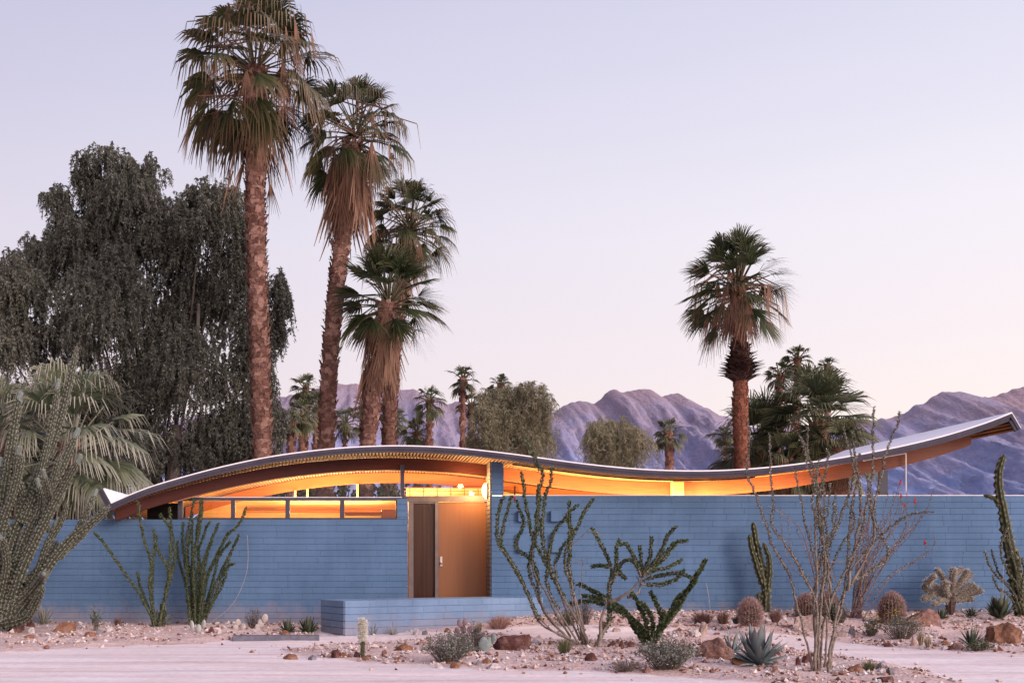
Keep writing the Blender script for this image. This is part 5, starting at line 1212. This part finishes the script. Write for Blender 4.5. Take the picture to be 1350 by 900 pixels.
ROCKS = [
 ('orange boulder with a dark left side by the cane cactus', 88, 832, 46, 15, 'rock_orange', 1), ('dark rock peeping out behind the left end of the orange boulder', 40, 826, 14, 12, 'rock_red', 1),
 ('broad dark red rock slab beside the blue prickly pear pads', 678, 856, 60, 25, 'rock_red', 1), ('large low pinkish rock between the silvery bush and the small blue agave', 944, 868, 60, 33, 'rock_pink', 1),
 ('big pale upright boulder behind the bare ocotillo stems', 1070, 836, 54, 30, 'rock_pale', 1), ('large reddish boulder right of the round barrel cactus', 1216, 828, 54, 30, 'rock_pink', 1), ('brown boulder with a pale right flank at the far right', 1322, 846, 50, 30, 'rock_orange', 1),
 ('pale pointed stone standing upright by the thin dry stalk', 926, 836, 13, 19, 'rock_pale', 0), ('whitish stone lying left of the pale pointed one', 915, 838, 20, 10, 'rock_white', 0),
 ('dark brown pointed stone left of the woolly cactus', 444, 866, 16, 14, 'rock_red', 0), ('small brown stone touching the right of the dark pointed one', 453, 866, 10, 8, 'rock_orange', 0), ('flat tan stone at the left tip of the roadside bed', 384, 868, 22, 8, 'rock_orange', 0), ('dark flat stone second from the left tip of the roadside bed', 412, 869, 13, 7, 'rock_grey', 0),
 ('brown stones leaning on the woolly cactus foot', 471, 866, 10, 9, 'rock_red', 0), ('orange stone at the right side of the woolly cactus foot', 483, 868, 16, 5, 'rock_orange', 0), ('brown stone midway between the woolly cactus and the grey bush', 508, 864, 10, 9, 'rock_pink', 0),
 ('long brown rock under the thin straw tuft left of the grey bush', 531, 858, 27, 11, 'rock_orange', 0), ('white stone below the low wall', 548, 836, 12, 9, 'rock_white', 0), ('small grey stone beside the white one below the low wall', 561, 836, 10, 7, 'rock_grey', 0), ('orange stone at the foot of the low wall', 590, 833, 12, 7, 'rock_orange', 0),
 ('rust brown blocky stone in the gravel below the leafy ocotillo', 780, 870, 18, 12, 'rock_red', 0), ('dark stone left of three in a row behind the blocky rust one', 807, 852, 13, 7, 'rock_red', 0), ('upright dark stone in the middle of three in a row', 819, 852, 8, 12, 'rock_red', 0), ('rounded dark stone right of three in a row', 832, 852, 11, 7, 'rock_red', 0),
 ('dark round stone behind the tree like ocotillo trunk', 796, 828, 14, 11, 'rock_red', 0), ('pale stone behind the tree like ocotillo trunk', 812, 832, 12, 6, 'rock_pale', 0),
 ('reddish round stone touching the right of the large blue agave', 1024, 864, 12, 11, 'rock_red', 0), ('brown rock under the left leaves of the large blue agave', 976, 876, 24, 11, 'rock_orange', 0), ('dark red stone left of the bare ocotillo trunks', 1052, 876, 11, 13, 'rock_red', 0), ('second dark red stone left of the bare ocotillo trunks', 1063, 872, 12, 11, 'rock_red', 0),
 ('tan square stone right of the bare ocotillo trunks', 1127, 885, 20, 12, 'rock_orange', 0), ('grey stone right of the grass tuft at the bed edge', 1163, 884, 16, 13, 'rock_grey', 0), ('dark grey stone at the right tip of the foreground bed', 1174, 888, 13, 11, 'rock_grey', 0), ('dark brown stone low at the bottom of the foreground bed', 1168, 898, 24, 9, 'rock_red', 0),
 ('two toned stone below the flowering bush', 1171, 852, 12, 7, 'rock_red', 0), ('pale standing stone left of the twin grass tufts', 1204, 851, 11, 16, 'rock_pale', 0), ('brown round stone between the twin tufts and the dark spiky agave', 1246, 851, 10, 9, 'rock_orange', 0), ('red stone just left of the dark spiky agave', 1262, 855, 20, 10, 'rock_pink', 0), ('dark stone in front of the red one by the spiky agave', 1253, 856, 9, 7, 'rock_red', 0),
 ('white stone right of the dark spiky agave', 1312, 853, 10, 7, 'rock_white', 0), ('tan stone under the grey bush by the road', 600, 880, 14, 10, 'rock_orange', 0), ('white stone in front of the grey bush by the road', 579, 880, 14, 8, 'rock_white', 0), ('grey stone right of the white ones along the road edge', 631, 876, 9, 9, 'rock_grey', 0), ('reddish brown stone beside the grey one along the road edge', 642, 874, 14, 9, 'rock_orange', 0), ('whitish flat rock on the road edge below the reddish brown stone', 652, 880, 20, 8, 'rock_white', 0),
 ('brown stone under the bed edge below the silvery bush', 852, 886, 14, 9, 'rock_pink', 0), ('rusty stone by the three white prickly pear pads', 279, 834, 12, 10, 'rock_red', 0), ('pale stone right of the rusty one by the white pads', 288, 834, 8, 9, 'rock_white', 0), ('tan stone in front of the dark agaves', 377, 836, 12, 7, 'rock_orange', 0),
 ('white stone in the gravel right of the orange boulder', 146, 832, 14, 7, 'rock_white', 0), ('dark stone in front of the thin green sprig', 131, 835, 11, 7, 'rock_grey', 0), ('red brown stone below the thin green sprig', 120, 838, 18, 7, 'rock_orange', 0), ('white pebble shaped stone in front of the orange boulder', 65, 845, 9, 10, 'rock_white', 0), ('flat brown stone low at the left', 36, 841, 20, 6, 'rock_orange', 0), ('pale stone in front of the spiky pale agave', 41, 834, 10, 9, 'rock_white', 0), ('rust coloured stone at the far left under the cactus', 20, 832, 26, 11, 'rock_red', 0),
 ('rounded tan stone left of the big pale boulder', 1036, 832, 14, 10, 'rock_orange', 0), ('red tan stone second left of the big pale boulder', 1025, 832, 12, 9, 'rock_pink', 0), ('cream stone right of the big pale boulder', 1108, 838, 18, 7, 'rock_pale', 0), ('dark stone beyond the cream one near the wall', 1124, 834, 12, 10, 'rock_grey', 0), ('fallen pale cholla shaped stone in front of the cholla', 1262, 823, 24, 7, 'rock_pale', 0),
]
ROCKS = [q if not q[0].startswith('fallen') else ('pale flat stone in front of the cholla', *q[1:]) for q in ROCKS]
for i, (lb, x, y, w_, h_, mt, big) in enumerate(ROCKS): rock(lb, x, y, w_, h_, mt, 200+i, big=bool(big), name='boulder' if big else 'rock')

t = NT('gravel_stone'); c = t.ramp(t.island(), [(0, (.10,.045,.036)), (.16, (.25,.12,.085)), (.34, (.46,.31,.26)), (.7, (.60,.50,.46)), (.88, (.74,.70,.68)), (1, (.30,.28,.30))]); c = t.mix(.3, c, t.ramp(t.noise(30, 5), [(.3,(.55,.55,.55)),(.7,(1.1,1.1,1.1))]), 'MULTIPLY'); M['gravel'] = t.bsdf(c, .9, spec=.15)
r = random.Random(77); gr = MB(); OCT = [(0,2,4),(2,1,4),(1,3,4),(3,0,4),(2,0,5),(1,2,5),(3,1,5),(0,3,5)]
bb = [(min(p.x for p in b), max(p.x for p in b), min(p.y for p in b), max(p.y for p in b)) for b in BEDS]
for bi, n in ((0, 11000), (1, 7000), (2, 21000), (3, 30000)):
    x0, x1, y0, y1 = bb[bi]; x0 = max(x0, -9.5); x1 = min(x1, 15)
    for _ in range(n):
        x, y = r.uniform(x0-.5, x1+.5), r.uniform(y0-.6, min(y1+.3, -.02))
        cl = nz(x, y, 1.5, 11) + .5*nz(x, y, 4, 12)
        if r.random() > .40 + cl*1.2: continue
        b = bed(x, y)
        if b < .02 + .22*nz(x, y, 2, 13) and not (b > -1.0 and r.random() < .06*(1+b)): continue
        s_ = .010 + .038*r.random()**2.4 + (.045*r.random() if r.random() < .05 else 0); z = height(x, y, b); a = r.random()*6.283
        px_ = [V((r.uniform(.6,1.2),0,r.gauss(0,.2))), V((-r.uniform(.6,1.2),0,r.gauss(0,.2))), V((0,r.uniform(.6,1.1),r.gauss(0,.2))), V((0,-r.uniform(.6,1.1),r.gauss(0,.2))), V((r.gauss(0,.3),r.gauss(0,.3),r.uniform(.45,.95))), V((0,0,-.5))]
        ca, sa = math.cos(a), math.sin(a)
        gr.add([(x + s_*(p.x*ca - p.y*sa), y + s_*(p.x*sa + p.y*ca), z + s_*(p.z+.25)) for p in px_], OCT)
o = gr.build('gravel', M['gravel']); o['kind'] = 'stuff'; o['label'] = 'loose pink and white gravel scattered over the beds'
